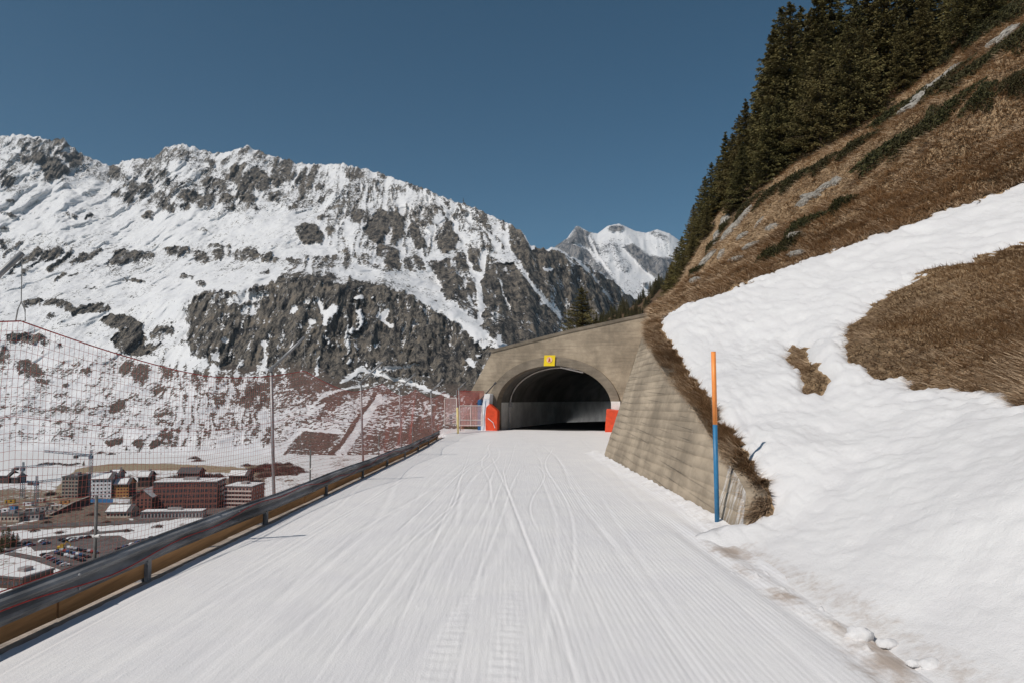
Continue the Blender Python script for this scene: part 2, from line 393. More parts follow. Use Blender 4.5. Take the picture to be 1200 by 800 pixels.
def hill_z(X, Y, rough=True):
    X = np.asarray(X, float); Y = np.asarray(Y, float); sh = X.shape; x = X.ravel(); y = Y.ravel(); out = np.empty(x.size)
    for i in range(0, x.size, 20000):
        a = x[i:i+20000]; b = y[i:i+20000]
        out[i:i+20000] = _U((a[:, None]-CX)**2+(b[:, None]-CY)**2) @ W[:n] + W[n] + W[n+1]*a + W[n+2]*b
    z = out.reshape(sh)
    if rough:
        k = sstep(24, 38, Y+0.5*X)
        z = z + 0.10*fbm(X/1.6, Y/1.6, 3, 5)*sstep(3.5, 5, X) + 0.07*fbm(X/0.35, Y/0.35, 2, 23)*sstep(6, 7, X) + k*(0.75*fbm(X/6, Y/6, 4, 9) + 0.35*fbm(X/2.2, Y/2.2, 3, 21, 0.5, True))
    s_ = (X-PO.x)*PU.x+(Y-PO.y)*PU.y; d_ = (X-PO.x)*PW.x+(Y-PO.y)*PW.y      # the fill over the tunnel stays below its parapet
    cover = np.minimum(PO.z+5.0+1.65*(s_+4.67), PO.z+5.2+0.205*(s_+4.67)+1.35*np.maximum(0, s_-6.6+0.08*d_)+0.5*np.maximum(0, s_-9+0.08*d_))
    return np.where((d_ > 0.35) & (d_ < 60), np.minimum(z, cover), z)
def hill_at(x, y): return float(hill_z(np.array([x]), np.array([y]))[0])
def wall_edge(Y):       # x of the back of the wall's coping: the hill begins behind it
    Y = np.asarray(Y, float)
    h = np.interp(Y, wY, wH); e = WX+BAT*h+0.1
    xr = np.interp(Y, [wY[-1], 46.5], [WX+BAT*wH[-1]+0.12, 9.6])
    e = np.where(Y > wY[-1], xr, e)
    return np.where(Y < wY[0]+0.1, -99, np.where(Y > 56, -99, e))

SNOW = [(778,371),(775,383),(785,400),(800,425),(820,455),(838,480),(858,505),(880,535),(895,560),(903,582),(907,596),(897,606),(880,611),(850,612),(700,630),(500,1100),(600,6000),(9000,6000),(9000,-2200),
        (1400,150),(1200,215),(1150,234),(1100,250),(1050,268),(1000,285),(950,303),(900,322),(870,333),(835,347),(800,359)]
PATCH = [(990,392),(1003,378),(1018,365),(1040,346),(1068,329),(1090,319),(1117,310),(1160,299),(1200,291),(1400,262),(1900,280),(1900,560),(1400,490),(1200,470),(1178,467),(1140,464),(1101,453),(1065,450),(1035,445),(1012,430),(996,423),(991,405)]
HOLE = [(928,403),(941,409),(955,425),(968,445),(963,458),(950,458),(936,436),(925,420)]
def snow_depth(X, Y, Z):
    px, py = proj(X, np.maximum(Y, 0.4), Z); m = np.maximum(Y, 0.4)/FPX
    d = np.minimum(poly_mask(SNOW, px, py), np.minimum(-poly_mask(PATCH, px, py), -poly_mask(HOLE, px, py)))*m
    d = d + 0.30*fbm(X/0.9, Y/0.9, 4, 31, 0.6) + 0.09*perlin(X/0.16, Y/0.3, 7)
    return np.where(d > 0, 0.26*(1-np.exp(-np.maximum(d, 0)/0.22)), d*0.5)

# --- hillside (turf)
gx = np.concatenate([np.linspace(-16, 3, 40)[:-1], 3+57*(np.geomspace(1, 30, 330)-1)/29]); gy = np.concatenate([np.geomspace(0.6, 48.2, 300), np.linspace(48.5, 95, 90)])
HX, HY = np.meshgrid(gx, gy); HZ = hill_z(HX, HY)
sS = (HX-PO.x)*PU.x+(HY-PO.y)*PU.y; dD = (HX-PO.x)*PW.x+(HY-PO.y)*PW.y     # across / behind the portal face
front = dD < 0.35
HZ = np.where(front & (HX < wall_edge(HY)), np.minimum(HZ, zp(HY)-0.7), HZ)
HZ = np.where(front & (HX < 2.9), -8.0 - 0.8*np.maximum(0, -HX-4), HZ)
ppx, ppy = proj(HX, np.maximum(HY, 0.6), HZ)
scrub = np.full(HX.shape, 0.1)
for (cx, cy, rx, ry, a, v) in [(1150,60,90,22,-28,.8),(1080,175,45,9,-35,.7),(1000,215,50,8,-35,.6),(930,290,60,14,-40,.45),(880,240,25,10,-30,.7),(830,320,22,12,-40,.5),(1040,140,60,9,-33,.75),(1170,120,40,8,-25,.5),(960,250,40,7,-35,.5)]:
    ca, sa = math.cos(R(a)), math.sin(R(a)); dx = ppx-cx; dy = ppy-cy
    q = ((dx*ca+dy*sa)/rx)**2+((-dx*sa+dy*ca)/ry)**2
    scrub = np.maximum(scrub, v*np.exp(-q))
HF = grid_faces(*HX.shape); fr_ = front.ravel()[HF]; sm_ = np.abs(sS.ravel()[HF]).max(1)
HF = HF[~((fr_.any(1) & ~fr_.all(1)) & (sm_ < 7.5))]      # the portal stands in this gap
o = np_mesh('hillside', np.stack([HX, HY, HZ], -1).reshape(-1, 3), HF, 'dry_turf', None, True, {'scrub': scrub})
tag(o, kind='structure')
# --- snow bank lying on it
gx = 2.7+26*(np.geomspace(1, 9, 380)-1)/8; gy = np.geomspace(0.6, 38, 420)
BX, BY = np.meshgrid(gx, gy); HZ0 = hill_z(BX, BY)
DEP = snow_depth(BX, BY, HZ0)
cup = 0.075*fbm(BX/0.5+0.45*BY, BY/0.95, 3, 41, 0.6)*(0.6+0.8*sstep(-.3, .4, fbm(BX/3, BY/3, 2, 49))) + 0.045*fbm(BX/0.17+0.5*BY, BY/0.36, 3, 43, 0.6)
cup = cup*sstep(0.02, 0.2, DEP)*sstep(3.0, 4.2, BX)
slide = 0.05*fbm(BX/3.0, BY/3.0, 3, 47)
BZ = HZ0 + DEP + cup + slide*sstep(0.05, 0.2, DEP) - 0.03
BZ = np.where(BX < wall_edge(BY)+0.05, np.minimum(BZ, zp(BY)-0.7), BZ)
BZ = np.where(BX < 2.85, np.minimum(BZ, zp(BY)-0.2), BZ)
dirt = 0.55*np.exp(-((BX-3.3)/0.3)**2)*(BY < 10)
keep = (DEP.max() > -1) & (DEP > -0.6)
idx = np.arange(BX.size).reshape(BX.shape); F = grid_faces(*BX.shape); F = F[keep.ravel()[F].any(1)]
o = np_mesh('snow_bank', np.stack([BX, BY, BZ], -1).reshape(-1, 3), F, 'bank_snow', None, True, {'dirt': dirt})
tag(o, kind='structure')

# --- groomed piste
ny, nx = 470, 760
u = np.linspace(0, 1, nx)[None, :]; t = (np.geomspace(1.2, 50, ny)-1.2)/48.8; t = t[:, None]
Yc = 1.2+t*48.8
Xl = np.where(Yc < 41, -4.24, -4.24-1.2*sstep(41, 47, Yc)); Xr = np.interp(Yc, [0, 11, 26.5, 50], [3.75, 3.75, 3.85, 8.6])
PX = Xl+(Xr-Xl)*u
Yend = PO.y-(PX-PO.x)*math.tan(PYAW)+0.6
PY = 1.2+t*(Yend-1.2)
edge = np.clip((PX-Xl)/0.25, 0, 1)
wob = 0.05*fbm(PY/0.8, PY*0, 3, 51)+0.02*perlin(PY/0.15, PY*0, 52)
PX = PX + (1-edge)*wob
Z0 = zp(PY) + 0.03*fbm(PX/2.5, PY/5, 3, 61)
lane = PX + 0.12*np.sin(PY/9)
cord = np.abs(np.sin(np.pi*lane/0.058))
cm = sstep(-0.15, 0.35, fbm(PX/1.3, PY/9, 3, 63)+0.35*sstep(0.6, 2.2, PX)+0.1)*(0.35+0.65*sstep(-0.5, 1.5, PX))
Z0 = Z0 + 0.0045*cord*cm*(0.55+0.45*sstep(-0.3, 0.3, fbm(PX/0.5, PY/2.2, 3, 195)))
Z0 = Z0 + 0.0045*fbm(PX/0.2, PY/1.3, 4, 65, 0.6)*(1-0.6*cm) + 0.003*fbm(PX/0.06, PY/0.5, 2, 66)
rg = random.Random(5)
for i in range(46):                       # ski and sledge tracks
    c0 = rg.uniform(-3.9, 2.6); c1 = rg.uniform(-0.06, 0.06); am = rg.uniform(0, 0.25); fr = rg.uniform(0.1, 0.5); ph = rg.uniform(0, 6)
    wd = rg.choice([0.022, 0.03, 0.045, 0.07]); dp = rg.uniform(0.002, 0.007); y0 = rg.uniform(1, 14); y1 = y0+rg.uniform(5, 30)
    dx = (PX-(c0+c1*PY+am*np.sin(PY*fr+ph)))/wd
    Z0 -= dp*(np.exp(-dx*dx)-0.5*np.exp(-(dx-1.9)**2))*sstep(y0, y0+1, PY)*(1-sstep(y1, y1+2, PY))
for c0, c1 in ((-0.75, 0.035), (-0.25, 0.035)):   # groomer cleat marks
    dx = (PX-(c0+c1*PY))/0.12
    Z0 += 0.011*np.exp(-dx**4)*np.clip(np.sin(2*np.pi*(PY+0.03*np.sin(PX*9))/0.17), -0.3, 1)*sstep(-0.25, 0.25, fbm(PX/1.5, PY/4, 2, 71))*(1-sstep(9, 13, PY))*(0.5+0.5*sstep(-.2, .2, fbm(PX/0.15, PY/0.4, 2, 72)))
for c0, wd, dp in ((2.75, 0.16, 0.05), (3.12, 0.12, 0.04)):     # ruts at the foot of the bank
    dx = (PX-c0-0.05*np.sin(PY/3))/wd; Z0 -= dp*np.exp(-dx*dx)*(1-sstep(10, 14, PY))
Z0 += 0.10*sstep(3.1, 3.6, PX)*sstep(10, 12, PY)*(1+0.6*fbm(PX/0.4, PY/0.5, 2, 73))*(PY < 30)
lump = np.maximum(0, fbm(PX/0.16, PY/0.2, 3, 77)-0.28)*np.exp(-((PX-3.05)/0.4)**2)*(PY < 9); Z0 += 0.16*lump
Z0 += 0.030*np.maximum(0, fbm(PX/0.07, PY/0.12, 2, 191)-0.42)*sstep(-0.1, 0.3, fbm(PX/1.1, PY/2.5, 2, 193))
Z0 -= (1-edge)*0.03
Z0 = np.where(u < 0.0005, Z0-0.35, Z0)
dirt = 0.8*np.exp(-((PX-2.95-0.03*(PY-6))/0.33)**2)*(1-sstep(9, 13, PY))*(0.45+0.9*sstep(-0.2, 0.5, fbm(PX/0.7, PY/1.2, 3, 79))) + 0.35*np.exp(-((PX-3.4)/0.3)**2)*sstep(9, 12, PY)*(PY < 28)
dirt = dirt + 0.10
o = np_mesh('snow_piste', np.stack([PX, PY, Z0], -1).reshape(-1, 3), grid_faces(ny, nx), 'groomed_snow', None, True, {'dirt': dirt})
tag(o, kind='structure')
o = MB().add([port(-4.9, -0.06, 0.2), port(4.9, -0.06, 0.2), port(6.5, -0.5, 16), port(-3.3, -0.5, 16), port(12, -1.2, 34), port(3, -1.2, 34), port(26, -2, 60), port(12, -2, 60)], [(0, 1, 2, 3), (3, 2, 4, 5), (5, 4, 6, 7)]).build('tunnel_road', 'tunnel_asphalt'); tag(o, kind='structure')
# ground behind the camera and kerb strip under the guardrail
ky = np.linspace(-6, 42.5, 60); kx = np.array([-5.6, -4.75, -4.15])
KX, KY = np.meshgrid(kx, ky); KZ = zp(KY)-0.085-np.array([0.55, 0.03, 0.0])[None, :]+0.0*KX
o = np_mesh('kerb', np.stack([KX, KY, KZ], -1).reshape(-1, 3), grid_faces(60, 3), 'kerb_concrete'); tag(o, kind='structure')
o = MB().add([(-4.24, -6, 0.02), (60, -6, 0.02), (60, 1.25, -0.1), (-4.24, 1.25, -0.1)], [(0, 1, 2, 3)]).build('snow_apron', 'groomed_snow'); tag(o, kind='structure')
# --- slope below the road, down to the valley
VZ = -90.0
sx = np.concatenate([[-4.7, -5.5], np.geomspace(6.5, 190, 70)*-1]); sy = np.concatenate([np.linspace(-10, 120, 60), np.geomspace(125, 1000, 60)])
SX, SY = np.meshgrid(sx, sy); dd = -SX-5.2
k = 0.80+0.10*fbm(SY/30, SX/30, 3, 81)
SZ = zp(np.minimum(SY, 60))-0.6 - k*dd - np.where(SY > 45, 0.05*(SY-45), 0)
SZ = np.maximum(SZ, VZ-6)+fbm(SX/9, SY/9, 3, 83)*np.clip(dd/12, 0, 1.6)
o = np_mesh('lower_slope', np.stack([SX, SY, SZ], -1).reshape(-1, 3), grid_faces(*SX.shape), 'mountain_rock_and_snow', None, True,
            {'rock': 0.55+0.35*fbm(SX/14, SY/14, 3, 85), 'brown': np.ones(SX.shape)}); tag(o, kind='structure')
# ================================================================== MOUNTAIN
OX, OY, CW, CH = 200, 0, 1400, 700          # painting canvas (photo pixels, shifted by OX)
gyy, gxx = np.mgrid[0:CH, 0:CW]; gxx = gxx-OX
class Canvas:
    def __init__(s, base): s.a = np.full((CH, CW), float(base))
    def _put(s, x0, x1, y0, y1, f, v):
        x0 = int(max(0, x0+OX)); x1 = int(min(CW, x1+OX+1)); y0 = int(max(0, y0)); y1 = int(min(CH, y1+1))
        if x1 <= x0 or y1 <= y0: return
        gx = gxx[y0:y1, x0:x1].astype(float); gy = gyy[y0:y1, x0:x1].astype(float)
        al = f(gx, gy); sl_ = s.a[y0:y1, x0:x1]; s.a[y0:y1, x0:x1] = sl_*(1-al)+v*al
    def E(s, cx, cy, rx, ry, a=0, v=.85):
        r = max(rx, ry)*1.5; ca, sa = math.cos(R(a)), math.sin(R(a))
        s._put(cx-r, cx+r, cy-r, cy+r, lambda x, y: sstep(1.25, 0.75, -0+np.sqrt((((x-cx)*ca+(y-cy)*sa)/rx)**2+((-(x-cx)*sa+(y-cy)*ca)/ry)**2)) if False else 1-sstep(0.7, 1.25, np.sqrt((((x-cx)*ca+(y-cy)*sa)/rx)**2+((-(x-cx)*sa+(y-cy)*ca)/ry)**2)), v)
    def poly(s, pts, v, soft=1.5):
        xs = [p[0] for p in pts]; ys = [p[1] for p in pts]
        s._put(min(xs)-6, max(xs)+6, min(ys)-6, max(ys)+6, lambda x, y: sstep(-soft, soft, poly_mask(pts, x, y)), v)
    def S(s, pts, w, v):
        xs = [p[0] for p in pts]; ys = [p[1] for p in pts]
        def f(x, y):
            d = np.full(x.shape, 1e9)
            for (a, b), (c, e) in zip(pts[:-1], pts[1:]):
                ex, ey = c-a, e-b; t = np.clip(((x-a)*ex+(y-b)*ey)/(ex*ex+ey*ey+1e-9), 0, 1); d = np.minimum(d, np.hypot(x-a-t*ex, y-b-t*ey))
            return 1-sstep(w*0.35, w*0.7, d)
        s._put(min(xs)-w-2, max(xs)+w+2, min(ys)-w-2, max(ys)+w+2, f, v)
    def sample(s, px, py):
        x = np.clip(px+OX, 0, CW-1.01); y = np.clip(py, 0, CH-1.01); i = y.astype(int); j = x.astype(int); fx = x-j; fy = y-i; a = s.a
        return (a[i, j]*(1-fx)+a[i, j+1]*fx)*(1-fy)+(a[i+1, j]*(1-fx)+a[i+1, j+1]*fx)*fy
rk = Canvas(0.10); bw = Canvas(0.0)
# broad densities
rk.poly([(-200,150),(120,160),(120,210),(0,225),(-200,230)], .31, 12)
rk.poly([(180,165),(400,185),(400,250),(300,250),(200,250),(150,235)], .31, 14)
rk.poly([(120,200),(215,170),(215,235),(140,240)], .40, 10)
rk.poly([(395,190),(560,240),(600,262),(600,300),(400,300)], .36, 10)
rk.poly([(-200,420),(215,415),(235,520),(-200,522)], .29, 6); bw.poly([(-200,415),(215,420),(240,560),(-200,560)], .8, 10)
rk.poly([(185,425),(300,438),(385,450),(330,531),(190,531)], .47, 8); bw.poly([(190,430),(540,455),(600,470),(600,600),(190,600)], 1.0, 8)
rk.poly([(320,436),(400,442),(540,462),(580,500),(520,540),(330,536)], .52, 6)
rk.poly([(-200,522),(340,526),(340,600),(-200,600)], .10, 4)
rk.poly([(-200,330),(215,320),(215,420),(-200,420)], .17, 6)
rk.poly([(-200,272),(330,282),(330,312),(-200,330)], .25, 12); rk.poly([(380,215),(470,225),(520,260),(500,300),(380,290)], .36, 8)
# upper left peak
for e in [(60,175,35,11,10,.55),(35,170,13,9,0,.66),(72,168,12,6,0,.72),(8,213,10,9,30,.75),(133,202,7,7,0,.82),(165,222,20,7,10,.82),(143,230,14,6,20,.82),(180,205,18,7,-10,.6),(185,212,16,6,10,.56),(195,180,12,6,-30,.5),
          (192,240,8,4,-35,.85),(199,245,7,5,0,.9),(174,253,8,4,-15,.9),(105,254,6,4,0,.85),(85,253,10,3,10,.6),(12,237,5,2,0,.8),(10,252,9,2,10,.75),(4,270,5,2,0,.8),
          (222,230,18,8,10,.8),(217,243,5,5,0,.88),(203,245,4,6,0,.88),(252,220,16,11,0,.85),(243,236,13,7,-30,.75),(266,237,8,9,-40,.85),(275,208,12,10,0,.6),
          (332,200,13,15,20,.85),(325,212,8,8,0,.8),(295,240,6,6,-30,.8),(320,230,8,6,-35,.7),(343,243,7,4,0,.7),(246,190,5,4,0,.75),(265,190,6,4,-20,.6),(305,183,7,7,0,.6),(285,178,9,4,-20,.55),
          (388,272,8,5,20,.88),(376,256,6,4,0,.6),(376,221,5,4,0,.82),(374,235,6,2,-35,.7),(238,270,9,2.5,5,.82),(258,289,12,2.5,0,.8),
          (413,203,14,8,20,.65),(448,205,7,6,0,.7),(430,212,8,5,0,.5),(495,222,22,4,18,.75),(420,253,14,9,15,.82),(414,237,14,8,10,.5),(492,258,14,3.5,50,.72),(508,255,8,12,20,.6),(530,248,18,8,10,.5),(545,240,10,4,20,.6),(560,258,10,14,20,.55),
          (575,290,16,20,0,.5),(590,270,12,16,30,.42),(420,300,24,5,15,.55),(487,310,16,8,20,.75),(440,313,20,4,15,.5),
          (205,294,13,5,0,.85),(157,330,12,1.6,0,.75),(104,337,8,1.5,0,.75),(118,363,12,4,0,.85),(185,392,8,9,0,.6),(195,388,8,5,0,.6),(182,410,12,8,0,.58),(60,371,6,3,0,.88),(30,397,26,5,5,.9),(5,413,5,6,0,.9),(71,403,4,3,0,.9),(48,413,4,2,0,.9),
          (210,295,12,5,5,.85),(233,299,10,6,20,.85),(257,298,8,5,0,.92),(275,299,8,6,0,.7),(292,300,12,8,0,.9),(314,303,10,5,0,.9),(220,324,10,2.5,0,.62),(235,333,6,3,0,.62),(310,320,8,2,0,.7),(345,305,10,2,0,.7),(370,305,25,3,0,.6),(395,312,18,3,5,.7),
          (33,432,17,9,15,.92),(5,416,6,10,30,.92),(75,451,4,3,0,.9),(102,435,6,4,0,.85),(145,432,8,6,-30,.88),(165,437,11,13,-35,.92),(197,437,9,5,-40,.88),(187,455,6,8,-35,.85),(138,475,12,4,-35,.92),(133,518,10,4,-10,.97),(162,519,8,5,-30,.97),(182,520,6,5,0,.97),(195,510,9,3,10,.88),(85,511,4,2,-30,.85),(50,446,8,3,10,.75),(108,520,3,5,30,.7)]: rk.E(*e)
for p, v in [([(47,187),(65,185),(80,200),(68,209),(55,211),(48,200)], .97), ([(62,180),(75,178),(97,187),(95,195),(82,197),(75,185)], .97), ([(25,182),(40,180),(52,183),(47,190),(25,190)], .92),
             ([(272,195),(285,192),(300,195),(310,205),(315,218),(308,225),(298,222),(300,235),(285,238),(275,230),(280,220),(270,210)], .9),
             ([(345,212),(360,195),(372,192),(370,205),(365,220),(358,230),(345,240),(338,235),(345,225)], .85),
             ([(346,268),(352,262),(365,261),(375,270),(380,280),(378,286),(365,287),(352,281),(346,275)], 1.0),
             ([(430,260),(442,245),(452,246),(457,256),(455,270),(448,275),(452,285),(440,287),(432,280),(427,270)], .98),
             ([(455,250),(465,248),(472,260),(474,275),(467,282),(459,276),(457,262)], .98),
             ([(438,290),(450,287),(465,293),(470,305),(470,318),(455,315),(445,303)], .94), ([(480,265),(490,268),(497,282),(502,290),(490,292),(482,282)], .88),
             ([(510,262),(530,260),(540,270),(535,285),(528,298),(515,300),(512,285)], .9), ([(520,305),(545,295),(560,290),(562,320),(520,320)], .75),
             ([(50,310),(63,292),(70,288),(72,298),(62,306)], .96), ([(122,310),(140,293),(165,294),(182,297),(180,303),(160,306),(140,310)], .95),
             ([(118,375),(130,368),(148,370),(165,380),(172,395),(168,415),(150,416),(138,412),(130,400),(140,388),(125,382)], .95),
             ([(330,315),(360,300),(410,300),(420,325),(380,328),(345,330)], .5)]: rk.poly(p, v)
for p, w_, v in [([(2,285),(6,292)],6,.85),([(5,300),(22,285)],3.5,.85),([(30,308),(46,294)],7,.95),([(27,320),(40,312),(60,293)],4,.95),([(58,317),(70,309),(83,298)],6,.95),([(84,308),(100,298)],3.5,.9),([(95,306),(118,295)],6,.75),([(12,320),(25,308)],5,.75),([(63,328),(75,322)],3.5,.85),([(80,326),(90,320)],3,.8),
                 ([(30,357),(50,355),(58,355),(75,357),(85,365),(105,362),(125,362)],8,.9)]: rk.S(p, w_, v)
# the big cliff band and its snow patches
CLIFF = [(215,362),(225,347),(260,341),(285,345),(300,335),(330,325),(345,318),(370,325),(400,322),(420,330),(455,338),(480,345),(500,358),(520,370),(540,382),(556,400),(575,415),(560,440),(556,458),(520,452),(500,440),(470,446),(440,442),(420,440),(400,445),(380,450),(355,435),(330,428),(310,430),(290,440),(262,432),(245,425),(225,415),(215,400),(222,385)]
rk.poly(CLIFF, .90, 4)
for e in [(290,350,24,5,-8,.3),(295,364,10,8,0,.42),(345,363,4,4,0,.1),(360,355,5,3,0,.2),(388,365,8,5,-30,.15),(365,378,5,3,0,.1),(263,399,4,3,0,.1),(252,417,7,5,-40,.15),(421,349,6,2.5,-20,.1),(437,350,3,2,0,.1),(458,382,5,3,0,-.05),(413,389,3,5,0,.1),(440,407,2.5,3,0,.05),(408,424,2.5,4,20,.05),(487,381,3,2,0,.1),(550,425,4,7,-40,.05),(565,417,8,1.5,0,.15),(400,330,12,4,0,.4)]: rk.E(*e)
for p, w_, v in [([(372,352),(382,372),(379,380)],5,.1),([(310,400),(312,418),(305,432)],5,.05),([(420,365),(425,375),(422,388)],4,.1),([(453,365),(448,373),(457,381)],4,.05)]: rk.S(p, w_, v)
rk.poly([(470,310),(500,320),(520,345),(545,365),(560,378),(562,330),(545,310),(520,305)], .72, 3)
for p, w_, v in [([(470,312),(473,325),(490,340)],5,.1),([(500,312),(515,335),(508,345)],6,.1),([(545,330),(548,350),(560,365)],4,.35)]: rk.S(p, w_, v)
rk.poly([(562,312),(600,308),(622,292),(640,291),(660,297),(690,312),(720,332),(745,352),(840,380),(840,470),(560,425),(575,400),(562,380)], .93, 2)
rk.poly([(596,265),(606,268),(613,276),(622,290),(622,320),(612,305),(595,290),(592,278)], 1.0)
rk.S([(395,318),(440,328),(470,335),(495,345),(520,362),(545,378),(560,392),(575,400),(590,408)], 10, .22)
for p, w_, v in [([(568,295),(565,315),(560,335),(565,358),(562,378)],6,.03),([(585,325),(590,345),(600,370)],2.5,.25),([(594,266),(593,280),(600,302),(612,318),(624,334),(642,355),(656,373)],6,.2),([(660,302),(685,312),(695,320),(705,335),(715,350),(732,363)],4,.35),
                 ([(520,240),(545,290),(552,320)],4,.12),([(575,250),(580,285),(590,300)],4,.2)]: rk.S(p, w_, v)
for e in [(560,392,12,8,30,.2),(572,402,14,5,15,.34),(642,316,7,3,5,.05),(640,356,5,3,0,.2)]: rk.E(*e)
# lower right: scrub, dam wall and track
rk.poly([(330,425),(345,428),(360,425),(375,430),(385,445),(375,460),(350,462),(340,450)], .78); rk.E(322,440,8,10,0,.85); rk.E(300,470,14,16,30,.6)
bw.poly([(255,432),(310,432),(330,426),(375,432),(390,448),(560,455),(560,480),(250,480)], 1.0, 5)
rk.poly([(353,503),(400,508),(385,525),(355,525),(330,535),(340,520)], .86, 2); rk.poly([(375,470),(425,445),(430,460),(390,480),(372,490)], .8)
rk.poly([(472,505),(490,490),(520,486),(545,495),(540,520),(470,520)], .8); rk.E(480,470,20,8,0,.7); rk.poly([(500,458),(530,468),(530,495),(508,492)], .7); rk.poly([(430,505),(470,500),(475,520),(420,525)], .62)
rk.poly([(380,442),(470,440),(560,446),(575,480),(540,476),(480,462),(400,462)], .80, 3)
for p, w_, v in [([(400,447),(425,432),(440,437)],4,.05),([(425,435),(455,432),(490,428)],3.5,.1),([(440,437),(470,445),(490,452),(525,464)],3.6,.0),([(442,468),(420,500),(395,540)],9,.08),([(445,455),(420,490),(400,520),(372,548)],4.5,1.0),([(328,525),(352,505)],4,.05),([(353,502),(402,507)],2.5,.05),([(380,472),(355,490)],3,.2),([(430,450),(380,462),(362,478)],3,.15)]: rk.S(p, w_, v)

ridge = np.array([(-200,140),(-120,150),(-40,160),(0,160),(15,158),(38,159),(60,165),(75,163),(90,178),(108,186),(130,195),(150,187),(180,186),(195,172),(215,169),(235,175),(255,180),(275,176),(290,171),(310,180),(330,186),(350,192),(375,193),(395,192),(420,196),(450,205),(480,215),(510,227),(530,236),(545,239),(570,250),(595,262),(612,272),(622,288),(632,292),(650,290),(670,300),(690,312),(705,320),(720,332),(745,352),(790,368),(860,395)], float)
KEY = {-200: [(545,800),(532,820),(455,1150),(380,1500),(285,2200),3000], 0: [(545,795),(532,820),(450,1150),(375,1500),(285,2200),2950], 150: [(545,790),(532,810),(440,1150),(360,1450),(290,2000),2800],
       250: [(545,780),(532,800),(438,1120),(343,1300),(290,1800),2600], 350: [(545,780),(532,800),(440,1080),(328,1250),(285,1600),2400], 450: [(545,780),(532,800),(445,1060),(338,1220),(290,1550),2150],
       530: [(545,775),(530,790),(450,1040),(367,1180),(310,1450),1850], 580: [(545,775),(528,790),(450,1030),(400,1120),(330,1380),1720], 620: [(545,775),(525,790),(450,1030),(412,1130),(360,1320),1600],
       650: [(545,775),(522,790),(450,1050),(420,1250),(360,1440),1620], 700: [(545,775),(520,790),(460,1100),(430,1350),(380,1560),1720], 750: [(545,775),(520,800),(470,1150),(440,1450),(410,1650),1850], 860: [(545,775),(515,800),(480,1200),(455,1500),(430,1700),2000]}
NC, NR = 860, 470
cpx = np.linspace(-195, 850, NC); kx = np.array(sorted(KEY))
rpy = np.interp(cpx, ridge[:, 0], ridge[:, 1]) + 0.0
cty = [np.interp(cpx, kx, [KEY[k][i][0] for k in kx]) for i in range(5)] + [rpy]
ctY = [np.interp(cpx, kx, [KEY[k][i][1] for k in kx]) for i in range(5)] + [np.interp(cpx, kx, [KEY[k][5] for k in kx])]
cty = np.array(cty); ctY = np.array(ctY)
# wander the cliff foot and lip so the band is not a smooth ribbon
cty[2] += 5*fbm(cpx/70, cpx*0, 2, 93); cty[3] += 4*fbm(cpx/60, cpx*0, 2, 95)
tt = np.linspace(0, 1, NR)[:, None]
MPY = cty[0]+(cty[5]-cty[0])*tt                    # uniform in elevation
MY = np.empty_like(MPY)
for j in range(NC): MY[:, j] = np.interp(-MPY[:, j], -cty[:, j], ctY[:, j])
ker = np.hanning(17); ker /= ker.sum()
pad = np.pad(MY, ((8, 8), (0, 0)), mode='reflect', reflect_type='odd'); MY = sum(ker[i]*pad[i:i+NR] for i in range(17))
MPX = np.broadcast_to(cpx[None, :], MY.shape)
wx_ = 5.0*fbm(MPX/16, MPY/12, 3, 181)+2.2*fbm(MPX/4.5, MPY/4, 2, 183); wy_ = 4.0*fbm(MPX/14, MPY/11, 3, 185)+1.6*fbm(MPX/4, MPY/4, 2, 187)
rockv = rk.sample(MPX+wx_, MPY+wy_); brownv = bw.sample(MPX+wx_, MPY+wy_)
th_ = R(1)*np.interp(MPX, [-200, 300, 420, 540, 620, 850], [44, 40, 12, -22, -28, -35])
th_ = np.where((MPY > np.interp(MPX, [200, 350, 480, 560], [350, 330, 345, 400])) & (MPX > 200) & (MPX < 580), R(6), th_)
ua = (MPX-300)*np.cos(th_)+(MPY-300)*np.sin(th_); ub = -(MPX-300)*np.sin(th_)+(MPY-300)*np.cos(th_)
rib2 = fbm(ua/4.2, ub/9+3, 3, 207, 0.6, True); cl_ = sstep(-0.15, 0.45, fbm(MPX/45, MPY/22, 3, 209))
rib = fbm(ua/11+0.6*fbm(MPX/25, MPY/25, 2, 205), ub/34, 5, 201, 0.62, True)
bell = sstep(0.13, 0.36, rockv)*(1-0.62*sstep(0.9, 0.99, rockv))
rockv = rockv + 1.05*(rib-0.47)*bell + 0.19*(rib2-0.45)*(0.35+0.65*cl_) + 0.07*cl_ - 0.02
low_ = (MPY > 440) & (MPX > 320) & (MPX < 540); rockv = np.where(low_, rk.sample(MPX+0.25*wx_, MPY+0.25*wy_), rockv)
MX, _, MZ = P(MPX, MPY, MY)
amp = sstep(0.25, 0.95, rockv)*(1-0.8*brownv)
edgef = sstep(0.0, 0.08, tt)*(1-0.55*sstep(0.93, 1.0, tt))
dist = MY/1200.0; MYn0 = MY
gul = fbm(MX/55+0.15*MZ/55, MZ/190, 5, 101, 0.55, True); big = fbm(MX/260, MZ/380+MX/700, 3, 103)
dY = -(34*(gul-0.42)*(0.02+amp)+46*fbm(MX/110, MYn0/150, 4, 109, 0.55)*(1-amp)+70*big*0.6)*dist*edgef*0.9 - 8*fbm(MX/14, MZ/34, 4, 107, 0.6)*amp*dist*edgef
sc = (MY+dY)/MY
MX = MX*sc; MZ2 = CAM_H+(MZ-CAM_H)*sc; MYn = MY*sc
